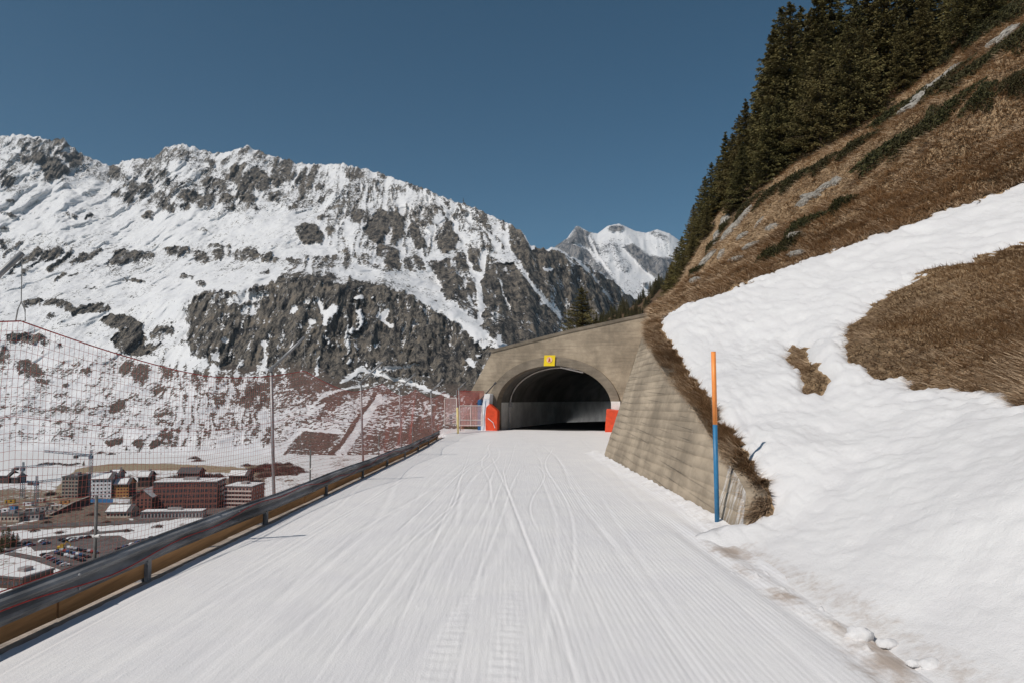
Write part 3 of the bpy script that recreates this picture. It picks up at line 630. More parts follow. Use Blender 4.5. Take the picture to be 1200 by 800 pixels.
MZ2 = MZ2 + 7.0*fbm(cpx/7, cpx*0, 4, 91)[None, :]*sstep(0.955, 1.0, tt)*dist/2*2 + (5*fbm(MX/40, MYn/40, 4, 111)*dist + 4.5*amp*fbm(MX/22, MYn/22, 3, 113, 0.5, True)*dist)*edgef
V = [np.stack([MX, MYn, MZ2], -1)]; rr = [rockv]; bb = [brownv]
for dy, dz in ((60, -40), (400, -330), (1100, -1000)):
    V.append(np.stack([MX[-1]*(1+dy/MYn[-1]), MYn[-1]+dy, MZ2[-1]+dz], -1)[None]); rr.append(rockv[-1:]); bb.append(brownv[-1:])
V = np.concatenate(V); rr = np.concatenate(rr); bb = np.concatenate(bb)
o = np_mesh('mountain', V.reshape(-1, 3), grid_faces(V.shape[0], NC), 'mountain_rock_and_snow', None, True, {'rock': rr, 'brown': bb}); tag(o, kind='structure')

# ---- far peak up the side valley
fk = Canvas(0.12)
fk.poly([(640,300),(652,286),(668,278),(676,264),(690,272),(700,290),(712,310),(722,335),(700,345),(640,320)], .86, 4)
fk.poly([(730,290),(742,286),(760,300),(785,302),(800,315),(780,330),(765,324),(752,312),(740,300)], .95, 2); fk.E(722,268,10,4,0,.85); fk.E(772,276,14,4,20,.6); fk.E(715,295,12,14,40,.45); fk.E(730,310,12,8,40,.5)
fk.S([(690,278),(700,300),(718,325)], 3.5, .2); fk.S([(672,285),(690,292),(700,305)], 4, .3); fk.E(756,333,3,1.5,0,.9); fk.poly([(775,328),(800,320),(800,350),(770,340)], .9)
fr = np.array([(560,330),(620,310),(640,300),(652,288),(665,279),(675,265),(680,266),(690,272),(700,274),(712,265),(725,262),(734,266),(745,271),(757,273),(770,269),(785,274),(800,285),(860,300)], float)
NC2, NR2 = 260, 120
cpx = np.linspace(560, 860, NC2); rpy = np.interp(cpx, fr[:, 0], fr[:, 1])+0.8*fbm(cpx/5, cpx*0, 3, 121)
tt = np.linspace(0, 1, NR2)[:, None]; MPY = 470+(rpy-470)*tt; MY = 4200+(6400-4200)*tt+0*MPY; MPX = np.broadcast_to(cpx[None], MPY.shape)
fv = fk.sample(MPX, MPY); X, _, Z = P(MPX, MPY, MY)
dY = -(130*fbm(X/190, Z/500, 5, 131, 0.55, True)*(0.3+sstep(.2, .9, fv))+260*fbm(X/700, Z/900, 2, 133))*sstep(0, .2, tt)*(1-0.5*sstep(0.95, 1, tt))
s_ = (MY+dY)/MY; X = X*s_; Z = CAM_H+(Z-CAM_H)*s_; Yn = MY*s_
V = np.concatenate([np.stack([X, Yn, Z], -1), np.stack([X[-1]*1.05, Yn[-1]+300, Z[-1]-200], -1)[None]]); fv = np.concatenate([fv, fv[-1:]])
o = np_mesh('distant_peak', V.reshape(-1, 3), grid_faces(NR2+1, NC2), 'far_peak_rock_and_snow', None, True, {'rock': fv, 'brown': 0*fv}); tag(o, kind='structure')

# ---- wooded spur beyond the portal
kx_ = np.linspace(-10, 260, 60); ky_ = np.linspace(380, 760, 50)
QX, QY = np.meshgrid(kx_, ky_)
lin = 16+QY*np.interp(QX/QY, [0.0, 0.09, 0.14, 0.19, 0.235, 0.30, 0.5], [-0.05, 0.02, 0.058, 0.085, 0.118, 0.20, 0.42])
QZ = lin - np.abs(QY-500)*np.where(QY < 500, 0.42, 0.5) + 3*fbm(QX/25, QY/25, 3, 141)
o = np_mesh('wooded_spur', np.stack([QX, QY, QZ], -1).reshape(-1, 3), grid_faces(*QX.shape), 'dry_turf', None, True, {'scrub': np.ones(QX.shape)}); tag(o, kind='structure')

# ---- valley floor
ev = Canvas(0.37); tv = Canvas(0.0)
ev.poly([(-200,528),(345,528),(345,543),(-200,548)], .14, 3); ev.poly([(-200,548),(90,548),(60,575),(-200,580)], .3, 3)
ev.poly([(-200,578),(72,572),(110,588),(170,604),(100,612),(-200,622)], .60, 3); tv.poly([(-200,578),(72,572),(105,588),(60,606),(-200,610)], .35, 3)
ev.poly([(60,606),(105,590),(130,600),(160,612),(100,620),(0,622)], .97, 2)
ev.poly([(66,580),(69,569),(88,551),(95,548),(132,543),(200,543),(272,547),(300,551),(270,553),(200,550),(135,550),(100,553),(80,568),(76,580)], 1.0, 1.5); tv.poly([(60,585),(69,565),(88,549),(132,541),(200,541),(300,547),(300,556),(135,553),(80,572),(76,585)], 1.0, 1.5)
ev.poly([(285,545),(340,543),(345,556),(300,558)], .95, 2); ev.poly([(150,600),(300,580),(330,590),(240,604),(160,612)], .8, 3); ev.poly([(70,583),(180,560),(310,560),(310,600),(150,606)], .70, 3)
ev.poly([(20,622),(110,616),(200,612),(200,622),(110,630),(30,634)], .08, 2); ev.poly([(35,646),(120,630),(220,618),(240,622),(150,634),(60,650)], .08, 2); ev.poly([(12,655),(30,648),(76,664),(60,675)], .06, 2)
vy = np.geomspace(230, 1100, 260); va = np.linspace(-1.05, 0.06, 330)
VY = np.broadcast_to(vy[:, None], (260, 330)); VX = vy[:, None]*va[None, :]; VZZ = VZ+0.5*fbm(VX/40, VY/40, 3, 151)*0
px_, py_ = proj(VX, VY, VZZ+0*VX)
o = np_mesh('valley_floor', np.stack([VX, VY, VZZ+0*VX], -1).reshape(-1, 3), grid_faces(260, 330), 'valley_ground', None, True, {'earth': ev.sample(px_, py_), 'tan': tv.sample(px_, py_)}); tag(o, kind='structure')
o = MB().add([(-4400, -50, VZ-7), (4400, -50, VZ-7), (4400, 7400, VZ-7), (-4400, 7400, VZ-7)], [(0, 1, 2, 3)]).build('ground', 'snow_roof'); tag(o, kind='structure')
# ================================================================== TUNNEL PORTAL AND WING WALL
pt = empty('tunnel_portal', PO, 0, 'weathered concrete tunnel portal with arched opening at the end of the piste', 'tunnel portal')
def lp(s, h, d): return PU*s + PW*d + Vector((0, 0, h))         # relative to the portal empty
HWI, JH, RISE, RW = 4.3, 1.8, 2.95, 0.62
def arch(hw, rise, jh, n=36, h0=-0.6): return [(-hw, h0)] + [(-hw*math.cos(math.pi*i/n), jh+rise*math.sin(math.pi*i/n)) for i in range(n+1)] + [(hw, h0)]
a_out = arch(HWI+RW, RISE+RW, JH)
face = [(-5.75, -0.6), (-5.75, 2.75), (-6.45, 2.8), (-4.75, 5.75), (1.2, 7.1), (7.2, 8.25), (11.5, 9.1), (11.5, -0.6)] + a_out[::-1]
o = MB().prism(face, lp, 0, 0.55).build('portal_wall', 'weathered_concrete', pt)
cop = [(-4.75, 5.75), (1.2, 7.1), (7.2, 8.25), (11.5, 9.1), (11.5, 9.32), (7.2, 8.47), (1.2, 7.32), (-4.95, 5.93)]
MB().prism(cop, lp, -0.06, 0.7).build('coping', 'ring_concrete', pt)
a_in = arch(HWI, RISE, JH)
ring = a_out + a_in[::-1]
# ring: left jamb and right jamb painted white low down
MB().prism([(x*0.999 if abs(x) > HWI+.3 else x, h) for x, h in ring], lp, -0.22, 0.9).build('arch_ring', 'ring_concrete', pt)
MB().box(HWI-0.01, HWI+RW+0.012, -0.235, 0.4, 1.5, 2.2, Matrix((( PU.x, PW.x, 0), (PU.y, PW.y, 0), (0, 0, 1))).to_4x4()).build('painted_jamb', 'white_paint', pt)
# bore: painted side walls and dark vault, bending away to the right
def bore(d):      # sideways shift and turn of the bore at depth d
    return 0.0045*d*d, -0.03*d
nd = 28; dep = np.linspace(0.5, 58, nd)
def strip(prof, name, mat):
    V = []; 
    for d in dep:
        sh, dz = bore(d)
        for s_, h in prof: V.append(lp(s_+sh, h+dz, d))
    o = np_mesh(name, np.array([tuple(v) for v in V]), grid_faces(nd, len(prof)), mat, pt, True); return o
va_ = arch(HWI+0.02, RISE+0.02, JH)
strip([(-HWI-0.02, -0.8), (-HWI-0.02, 1.0), (-HWI-0.02, 2.0)], 'side_wall', 'tunnel_wall_paint'); strip([(HWI+0.02, 2.0), (HWI+0.02, 1.0), (HWI+0.02, -0.8)], 'side_wall', 'tunnel_wall_paint')
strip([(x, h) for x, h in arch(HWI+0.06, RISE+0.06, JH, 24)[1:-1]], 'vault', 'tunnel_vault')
sh, dz = bore(58.0); MB().prism(arch(HWI+1, RISE+1, JH), lambda a, b, d: lp(a+sh, b+dz, d), 57.5, 58.2).build('bore_end', 'tunnel_vault', pt)
# conduit that follows the vault just inside
cpts = [lp(-HWI+0.12, h, 2.6) for h in (-0.2, 0.6, 1.2, 1.8)] + [lp(-(HWI-0.16)*math.cos(math.pi*i/30), JH+(RISE-0.12)*math.sin(math.pi*i/30), 2.6) for i in range(1, 19)]
MB().tube(cpts, 0.055, 6).build('conduit', 'pale_frame', pt, True)
MB().box(-0.12, 0.12, -0.06, 0.06, -0.2, 0.2).build('junction_box', 'grey_render', pt).location = lp(-HWI+0.22, 1.75, 2.55)
lt = lp(1.0, JH+RISE-0.12, 0.4); MB().tube([lp(0.5, JH+RISE-0.12, 0.2), lp(2.2, JH+RISE-0.5, 0.2)], 0.06, 6).build('cable_tray', 'pale_frame', pt)
# hazard sign on the crown
sg = empty('hazard_sign', PO, 0, 'yellow square sign with a round emblem at the crown of the tunnel arch', 'sign')
def sbox(s0, s1, h0, h1, d0, d1, mat, name, lean=0.06):
    return MB().prism([(s0+lean*0, h0), (s1, h0), (s1+lean, h1), (s0+lean, h1)], lp, d0, d1).build(name, mat, sg)
sbox(-0.62, 0.20, 4.72, 5.50, -0.33, -0.29, 'yellow_sign', 'panel')
def disc(r, d0, d1, mat, name, c=(-0.18, 5.17), n=24): return MB().prism([(c[0]+r*math.cos(2*math.pi*i/n), c[1]+r*math.sin(2*math.pi*i/n)) for i in range(n)], lp, d0, d1).build(name, mat, sg)
disc(0.21, -0.345, -0.332, 'sign_pink', 'emblem_disc')
rg_ = [(-0.18+0.21*math.cos(2*math.pi*i/24), 5.17+0.21*math.sin(2*math.pi*i/24)) for i in range(25)]
MB().tube([lp(a, b, -0.35) for a, b in rg_], 0.011, 5).build('emblem_rim', 'sign_pink', sg)
disc(0.055, -0.36, -0.347, 'sign_red', 'emblem_mark', (-0.18, 5.24), 12)
MB().prism([(-0.27, 5.02), (-0.21, 5.02), (-0.18, 5.10), (-0.15, 5.02), (-0.09, 5.02), (-0.13, 5.18), (-0.23, 5.18)], lp, -0.36, -0.347).build('emblem_mark', 'sign_red', sg)
# crash mats at the jambs
def mat_(name, pts, d0, d1, m, label):
    e = empty(name, PO, 0, label, 'crash mat'); MB().prism(pts, lp, d0, d1).build('cover', m, e, False, 0.05)
    return e
e = mat_('crash_mat', [(-5.62, -0.3), (-5.30, -0.3), (-5.28, 1.6), (-5.36, 2.3), (-5.62, 2.2)], -0.75, -0.25, 'blue_vinyl', 'dark blue crash mat on the outer side of the left tunnel jamb')
e = mat_('crash_mat', [(-5.26, -0.3), (-4.78, -0.3), (-4.74, 0.6), (-4.62, 1.6), (-4.52, 2.66), (-4.98, 2.68), (-5.12, 2.0), (-5.26, 1.2), (-5.27, 0.4)], -1.0, -0.25, 'white_vinyl', 'tall pale blue and white crash mat curving round the left tunnel jamb')
MB().prism([(-4.98, 2.3), (-4.58, 2.3), (-4.53, 2.64), (-4.96, 2.66)], lp, -1.02, -1.003).build('top_flap', 'white_paint', e)
MB().tube([lp(-5.0, 0.0, -1.005), lp(-4.98, 1.0, -1.005), lp(-4.85, 2.2, -1.005)], 0.02, 4).build('seam', 'blue_vinyl', e)
e = mat_('crash_mat', [(-4.78, -0.3), (-3.90, -0.3), (-3.86, 1.42), (-4.5, 1.95), (-4.76, 1.7), (-4.84, 0.9)], -1.25, -0.7, 'red_vinyl', 'red crash mat with a slanted top at the left tunnel jamb')
MB().tube([lp(-4.60, 0.9, -1.27), lp(-4.2, 0.6, -1.27), lp(-4.05, 0.2, -1.27)], 0.025, 4).build('strap', 'white_vinyl', e)
e = mat_('crash_mat', [(3.92, -0.4), (4.6, -0.4), (5.05, 1.6), (4.08, 1.7)], -0.95, -0.3, 'red_vinyl', 'orange red crash mat at the right tunnel jamb below the white paint')
MB().prism([(4.55, 0.25), (4.72, 0.25), (4.8, 0.42), (4.6, 0.36)], lp, -0.975, -0.955).build('arrow_patch', 'white_paint', e)

# wing wall -----------------------------------------------------------------
ww = empty('wing_wall', (WX, 11, -0.5), 0, 'board marked concrete wing wall sloping down beside the snow bank', 'retaining wall')
st = [(float(y), float(h)) for y, h in zip(wY, wH)]
ys = sorted(set(list(np.linspace(wY[0], wY[-1], 60)) + [y for y, h in st])); V = []; lime = []
off = Vector((WX, 11, -0.5)); BH = 0.225; NB = 24
ys = sorted(set(list(np.linspace(wY[0], wY[-1], 90)) + [y for y, h in st])); rgb = random.Random(9); pr_ = {}
for y in ys:
    h = float(np.interp(y, wY, wH)); z0 = float(zp(y)); h += 0.025*float(perlin(np.array([y*1.3]), np.array([0.3]))[0])
    for k_ in range(NB):                       # one course per form board: sunk joint, lower edge, upper edge
        key = (k_, int((y+k_*1.7)/3.6))
        if key not in pr_: pr_[key] = rgb.uniform(-0.009, 0.009)
        for dh, ins in ((0.0, 0.014), (0.012, 0.0), (BH-0.012, 0.0)):
            hh = min(-0.6+k_*BH+dh, h); q = ins+pr_[key] if hh < h else 0
            V.append((WX+BAT*hh+q, y, z0+hh-0.002*math.sin(y*0.9+k_))); lime.append((0.72 if y < 12.3 else 0.22 if h-hh < 0.7 else 0.0)*(1 if hh > 0.05 else 0)*(0.5+0.5*min(1, (hh+.6)/(h+.6))))
    V.append((WX+BAT*h, y, z0+h)); lime.append(0.1)
    V.append((WX+BAT*h+0.34, y, z0+h-0.01)); lime.append(0.1); V.append((WX+BAT*h+0.40, y, z0-0.6)); lime.append(0)
V = [tuple(Vector(v)-off) for v in V]
nh = NB*3+1; F = grid_faces(len(ys), nh+2)
o = np_mesh('wall_panel', np.array(V), F[:, ::-1], 'weathered_concrete', ww, False, {'lime': np.array(lime)})
e0 = MB().add([V[0], V[nh-1], V[nh], V[nh+1]], [(0, 1, 2, 3)]).build('end_face', 'weathered_concrete', ww)
# hidden return running on to the portal
y1, h1 = st[-1]; z1 = float(zp(y1)); q0 = Vector((WX-BAT*0.6, y1, z1-0.6)); q1 = Vector((WX+BAT*h1, y1, z1+h1)); r0 = port(6.6, -0.6, 0.02); r1 = port(8.2, 8.6, 0.02)
q2 = q1+Vector((0.4, 0.25, 0)); r2 = r1+Vector((0.5, 0.2, 0))
MB().add([v-off for v in (q0, q1, q2, r0, r1, r2)], [(0, 3, 4, 1), (1, 4, 5, 2)]).build('return_panel', 'weathered_concrete', ww)
jy = 12.75; jh = float(np.interp(jy, wY, wH))

# marker pole ---------------------------------------------------------------
bx_, by_, bz_ = P(842, 613, 11.7); bz_ = float(zp(11.7))+0.05
mp = empty('piste_marker_pole', (float(bx_)-0.02, 11.7, bz_-0.1), 0, 'thin piste marker pole, orange above blue, by the near end of the wing wall', 'marker pole')
topv = PV(836, 412, 11.72)-mp.location; mid = topv*0.585
MB().tube([(0, 0, -0.2), mid], 0.04, 10).build('lower_section', 'blue_paint', mp, True); MB().tube([mid, topv], 0.04, 10).build('upper_section', 'orange_paint', mp, True)
MB().tube([topv*0.9985, topv*1.002], 0.041, 10).build('end_cap', 'orange_paint', mp)

# ================================================================== GUARDRAIL
gr = empty('guardrail', (-4.4, 3, float(zp(3))), 0, 'galvanised guardrail with brown boards along the valley edge of the piste', 'guardrail'); G0 = gr.location.copy()
prof = [(0.0, 0.125), (-0.012, 0.14), (0.055, 0.175), (0.075, 0.20), (0.055, 0.225), (-0.01, 0.262), (-0.01, 0.272), (0.055, 0.31), (0.075, 0.335), (0.055, 0.36), (-0.012, 0.395), (0.0, 0.41)]
RY0, RY1, SEG = -1.2, 41.6, 4.0
def rz(y): return float(zp(y)) + 0.015*math.sin(y*0.8)
k = 0; y = RY0
while y < RY1-0.5:
    ye = min(y+SEG+0.18, RY1); V = []; n_ = len(prof); shx = -4.40+(0.006 if k % 2 else 0)
    for yy in (y, (y+ye)/2, ye):
        for a, h in prof: V.append(Vector((shx+a, yy, rz(yy)+h))-G0)
        for a, h in prof: V.append(Vector((shx+a-0.006, yy, rz(yy)+h))-G0)
    mb = MB(); f = []
    for r in range(2):
        b0 = r*2*n_; b1 = b0+2*n_
        for i in range(n_-1): f += [(b0+i, b0+i+1, b1+i+1, b1+i), (b0+n_+i, b1+n_+i, b1+n_+i+1, b0+n_+i+1)]
        f += [(b0, b1, b1+n_, b0+n_), (b0+n_-1, b0+2*n_-1, b1+2*n_-1, b1+n_-1)]
    f += [tuple([i, n_+i, n_+i+1, i+1]) for i in range(n_-1)] + [tuple([4*n_+i, 4*n_+i+1, 5*n_+i+1, 5*n_+i]) for i in range(n_-1)]
    o = mb.add(V, f).build('beam', 'galvanised_steel', gr)
    for hh in (0.2, 0.335):     # splice bolts
        MB().tube([Vector((shx+0.076, y+0.12, rz(y)+hh))-G0, Vector((shx+0.092, y+0.12, rz(y)+hh))-G0], 0.016, 6).build('bolt', 'galvanised_steel', gr)
    # boards behind, posts
    j = random.uniform(-0.012, 0.012)
    vs = []
    for yy in (y+0.01, ye-0.19):
        for a, h in ((-0.045+j, -0.05), (0.0+j, -0.05), (0.0+j, 0.165), (-0.045+j, 0.165)): vs.append(Vector((-4.44+a, yy, rz(yy)+h))-G0)
    MB().add(vs, [(0, 1, 2, 3), (7, 6, 5, 4), (0, 4, 5, 1), (1, 5, 6, 2), (2, 6, 7, 3), (3, 7, 4, 0)]).build('board', 'brown_board', gr)
    py_ = y+1.6
    M_ = Matrix.Translation(Vector((-4.43, py_, rz(py_)))-G0)
    MB().box(-0.005, 0.04, -0.04, 0.04, -0.35, 0.16, M_).build('post', 'galvanised_steel', gr)
    MB().box(-0.17, -0.02, -0.06, 0.06, -0.4, 0.33, M_).build('post', 'galvanised_steel', gr)
    y += SEG; k += 1

# ================================================================== NET MASTS, NET
ORD = ['nearest', 'second', 'third', 'fourth', 'fifth', 'sixth', 'seventh']
TIPS = [PV(-1500, -300, 2.2), PV(26, 297, 8.5), PV(357, 395, 17.4), PV(448, 424, 26.9), PV(487, 437, 36), PV(520, 444, 45), PV(546, 447, 50)]
TIPS[0] = Vector((-6.2, -0.5, 3.9)); masts = [p.y for p in TIPS]; MN = len(TIPS)-1
for i, tp in enumerate(TIPS):
    y = tp.y; g0 = float(zp(y))-1.2; sc = 1.0 if i < MN else 0.62
    top = tp-Vector((0.84*sc, 0, 0.80*sc)); foot = Vector((top.x+0.17, y+0.02*(i-3), g0))
    e = empty('net_mast', foot, 0, 'grey steel net mast with inclined arm behind the guardrail, ' + ORD[MN-i] + ' from the tunnel', 'mast', 'masts of the safety net')
    L = lambda v: v-foot
    MB().tube([(0, 0, 0), L(top)], 0.042, 8).build('mast', 'mast_steel', e, True)
    MB().tube([L(top)-Vector((0.01, 0, 0.02)), L(tp)], 0.038, 8).build('arm', 'mast_steel', e, True)
    MB().tube([L(top)-Vector((0, 0, .07)), L(top)+Vector((0, 0, .05))], 0.065, 8).build('elbow', 'mast_steel', e)
    hk = tp-Vector((-0.01, 0, 0.85*sc)); up = hk+Vector((0, 0, 0.24*sc))
    MB().tube([L(tp), L(up)], 0.006, 5).build('hanger_rope', 'grey_rope', e)
    MB().tube([L(up), L(up)+Vector((.05, 0, -.1)), L(hk)+Vector((.06, 0, 0.0)), L(hk)+Vector((-.06, 0, 0)), L(up)+Vector((-.04, 0, -.1)), L(up)], 0.009, 5).build('shackle', 'grey_rope', e)
HOOK = [tp-Vector((-0.01, 0, 0.85 if i < MN else 0.53)) for i, tp in enumerate(TIPS)]
for i in range(5):      # short posts that stay the foot of the net
    yy = 8.3+8.75*i; xx = -5.0; zt = rz(yy)+0.93
    if yy > RY1+3: continue
    e = empty('net_stake', (xx, yy, zt-1.9), 0, 'short steel stake behind the guardrail, ' + ORD[4-i] + ' stake from the tunnel', 'stake', 'short stakes of the safety net')
    MB().tube([(0, 0, 0), (0.0, 0, 1.9)], 0.019, 8).build('stake', 'dark_steel', e, True); MB().tube([(-0.03, 0, 1.42), (0.05, 0, 1.42)], 0.022, 8).build('clip', 'white_paint', e)
ne = empty('safety_net', (-4.4, 3, 0), 0, 'red mesh safety net hung between the masts above the guardrail', 'safety net'); N0 = ne.location.copy()
NY0, NY1 = masts[0], masts[-1]
def net_top(y):
    i = 0
    while i < len(masts)-2 and y > masts[i+1]: i += 1
    f = (y-masts[i])/(masts[i+1]-masts[i]); p = HOOK[i].lerp(HOOK[i+1], f)
    return p-Vector((0, 0, 0.42*(1-(abs(2*f-1))**1.6)))
def net_bot(y): return Vector((net_top(y).x-0.12+0.03*math.sin(y*1.7), y, rz(y)-0.25))
def loose_rope(y): return Vector((-4.312+0.004*math.sin(y*1.7), y, rz(y)+0.30+0.07*math.sin(y*0.6)+0.03*math.sin(y*2.3)))
def net_pt(y, f):
    a = net_top(y); b = net_bot(y); p = a.lerp(b, f); bel = math.sin(math.pi*f)
    return p + Vector((0.02*bel+0.03*math.sin(y*2+f*5)*bel, 0.02*math.sin(y*1.1+f*4)+0.06*bel*math.sin(y*0.45), -0.10*bel))
NV = []; NF = []
def strand(pts, r):
    k0 = len(NV)
    for i, p in enumerate(pts):
        d = (pts[min(i+1, len(pts)-1)]-pts[max(i-1, 0)]).normalized(); a = d.cross(Vector((1, 0, 0.3))).normalized(); b = d.cross(a)
        for t_ in (0, 2.094, 4.189): NV.append(tuple(p+(a*math.cos(t_)+b*math.sin(t_))*r-N0))
    for i in range(len(pts)-1):
        for q in range(3):
            q2 = (q+1) % 3; NF.append((k0+i*3+q, k0+i*3+q2, k0+i*3+3+q2, k0+i*3+3+q))
y = NY0+0.05
while y < NY1:
    strand([net_pt(y, f/9) for f in range(10)], 0.0024); y += 0.09
for r_ in range(1, 31):
    strand([net_pt(NY0+(NY1-NY0)*i/190, r_/31) for i in range(191)], 0.0024)
o = np_mesh('net_mesh', np.array(NV), np.array(NF), 'red_net', ne); tag(o, kind='stuff')
MB().tube([net_top(NY0+(NY1-NY0)*i/230)-N0 for i in range(231)], 0.009, 5).build('top_rope', 'red_rope', ne)
MB().tube([net_bot(NY0+(NY1-NY0)*i/230)-N0 for i in range(231)], 0.009, 5).build('bottom_rope', 'red_rope', ne)
MB().tube([loose_rope(RY0+0.5+(RY1-1-RY0)*i/230)-N0 for i in range(231)], 0.007, 5).build('tail_rope', 'red_rope', ne)
for fr_ in (0.33, 0.66): MB().tube([net_pt(NY0+(NY1-NY0)*i/230, fr_)-N0 for i in range(231)], 0.0035, 4).build('cross_rope', 'red_rope', ne)

# panels of netting by the portal -------------------------------------------
def fence_panel(px0, px1, py0, py1, Y, label, cols):
    a = PV(px0, py1, Y); b = PV(px1, py1, Y); h = PV(px0, py0, Y).z-a.z; wd = b.x-a.x
    e = empty('crash_fence', a, 0, label, 'fence')
    for p, q in (((0, 0, 0), (0, 0, h)), ((wd, 0, 0), (wd, 0, h))): MB().tube([p, q], 0.035, 6).build('post', 'pale_frame', e)
    for zz in (0.05, h*0.3 if cols > 1 else h*0.24, h): MB().tube([(0, 0, zz), (wd, 0, zz)], 0.03, 6).build('rail', 'pale_frame', e)
    for c in range(1, cols): MB().tube([(wd*c/cols, 0, 0), (wd*c/cols, 0, h)], 0.025, 6).build('post', 'pale_frame', e)
    mb = MB(); nn_ = int(wd/0.07); nz = int(h/0.07)
    for i in range(nn_): x = wd*(i+.5)/nn_; mb.tube([(x, 0.01, 0), (x, 0.01, h)], 0.014, 3, False)
    for i in range(nz): z = h*(i+.5)/nz; mb.tube([(0, 0.02, z), (wd, 0.02, z)], 0.014, 3, False)
    tag(mb.build('netting', 'pink_net', e), kind='stuff')
fence_panel(521, 535, 466, 497, 46.0, 'tall narrow pinkish net panel beside the pale yellow post', 1)
fence_panel(538.5, 565, 475, 499, 48.0, 'wide framed pinkish net panel beside the left tunnel jamb', 2)
a = PV(535, 499, 50.5); b = PV(567, 499, 51.5)
e = empty('red_netting', a, 0, 'dark red netting stretched behind the framed panel at the tunnel', 'netting'); mb = MB(); d = b-a; hh = 2.6
for i in range(38): f = i/37; mb.tube([d*f, d*f+Vector((0, 0, hh))], 0.011, 3, False)
for i in range(44): f = i/43; mb.tube([Vector((0, 0.02, hh*f)), d+Vector((0, 0.02, hh*f))], 0.011, 3, False)
tag(mb.build('netting', 'red_net', e), kind='stuff'); MB().tube([Vector((0, 0, 0)), Vector((0, 0, hh+0.05))], 0.04, 6).build('post', 'mast_steel', e); MB().tube([Vector((0, 0, hh)), d+Vector((0, 0, hh))], 0.02, 5).build('top_rope', 'red_rope', e)
a = PV(536.8, 504, 44.0); e = empty('yellow_post', a, 0, 'pale yellow padded post in front of the net panels', 'post')
MB().tube([(0, 0, -0.2), (-0.02, 0, 0.55), (-0.05, 0, 1.42), (-0.05, 0, 1.47)], [0.06, 0.075, 0.07, 0.04], 10).build('sleeve', 'pale_yellow_post', e, True)
MB().tube([(-0.05, 0, 1.46), (-0.05, 0, 1.56)], 0.03, 8).build('cap', 'mast_steel', e)
a = PV(563, 468, 51.0); bb_ = PV(580, 449, 50.0); e = empty('stay_arm', a, 0, 'dark steel stay slanting across the lower left corner of the portal', 'stay')
MB().tube([Vector((-0.35, 0.3, -0.35)), Vector((0, 0, 0)), bb_-a], 0.045, 6).build('bar', 'dark_roof', e); MB().tube([bb_-a-Vector((0.05, 0, 0.05)), bb_-a+Vector((0.07, 0.1, 0.07))], 0.08, 6).build('bracket', 'dark_roof', e)

# snow clods at the foot of the bank ----------------------------------------
def clod(px, py, r, sq, label):
    p = on_z(px, py, float(zp(6.0))+0.02); p.z = float(zp(p.y))-0.005
    bm = bmesh.new(); bmesh.ops.create_icosphere(bm, subdivisions=3, radius=1)
    co = np.array([v.co[:] for v in bm.verts]); nn_ = 1+0.5*fbm(co[:, 0]*1.6+px, co[:, 1]*1.6+co[:, 2], 4, 161, 0.65)
    for v, c, q in zip(bm.verts, co, nn_): v.co = Vector((c[0]*q*r*sq, c[1]*q*r, max(-0.3, c[2])*q*r*0.85))
    me = bpy.data.meshes.new('snow_clod'); bm.to_mesh(me); bm.free(); me.polygons.foreach_set('use_smooth', [True]*len(me.polygons))
    o = link('snow_clod', me, 'bank_snow'); o.location = p; tag(o, label, 'snow clod')
clod(1008, 741, 0.10, 1.2, 'largest clod of dirty snow on the brown stained edge of the piste')
clod(1040, 752, 0.06, 1.6, 'small snow clod touching the right side of the largest clod')
clod(1092, 781, 0.075, 1.2, 'rounded snow clod at the lowest end of the brown stain')
clod(1070, 777, 0.045, 1.3, 'tiny snow clod beside the rounded clod on the brown stain')
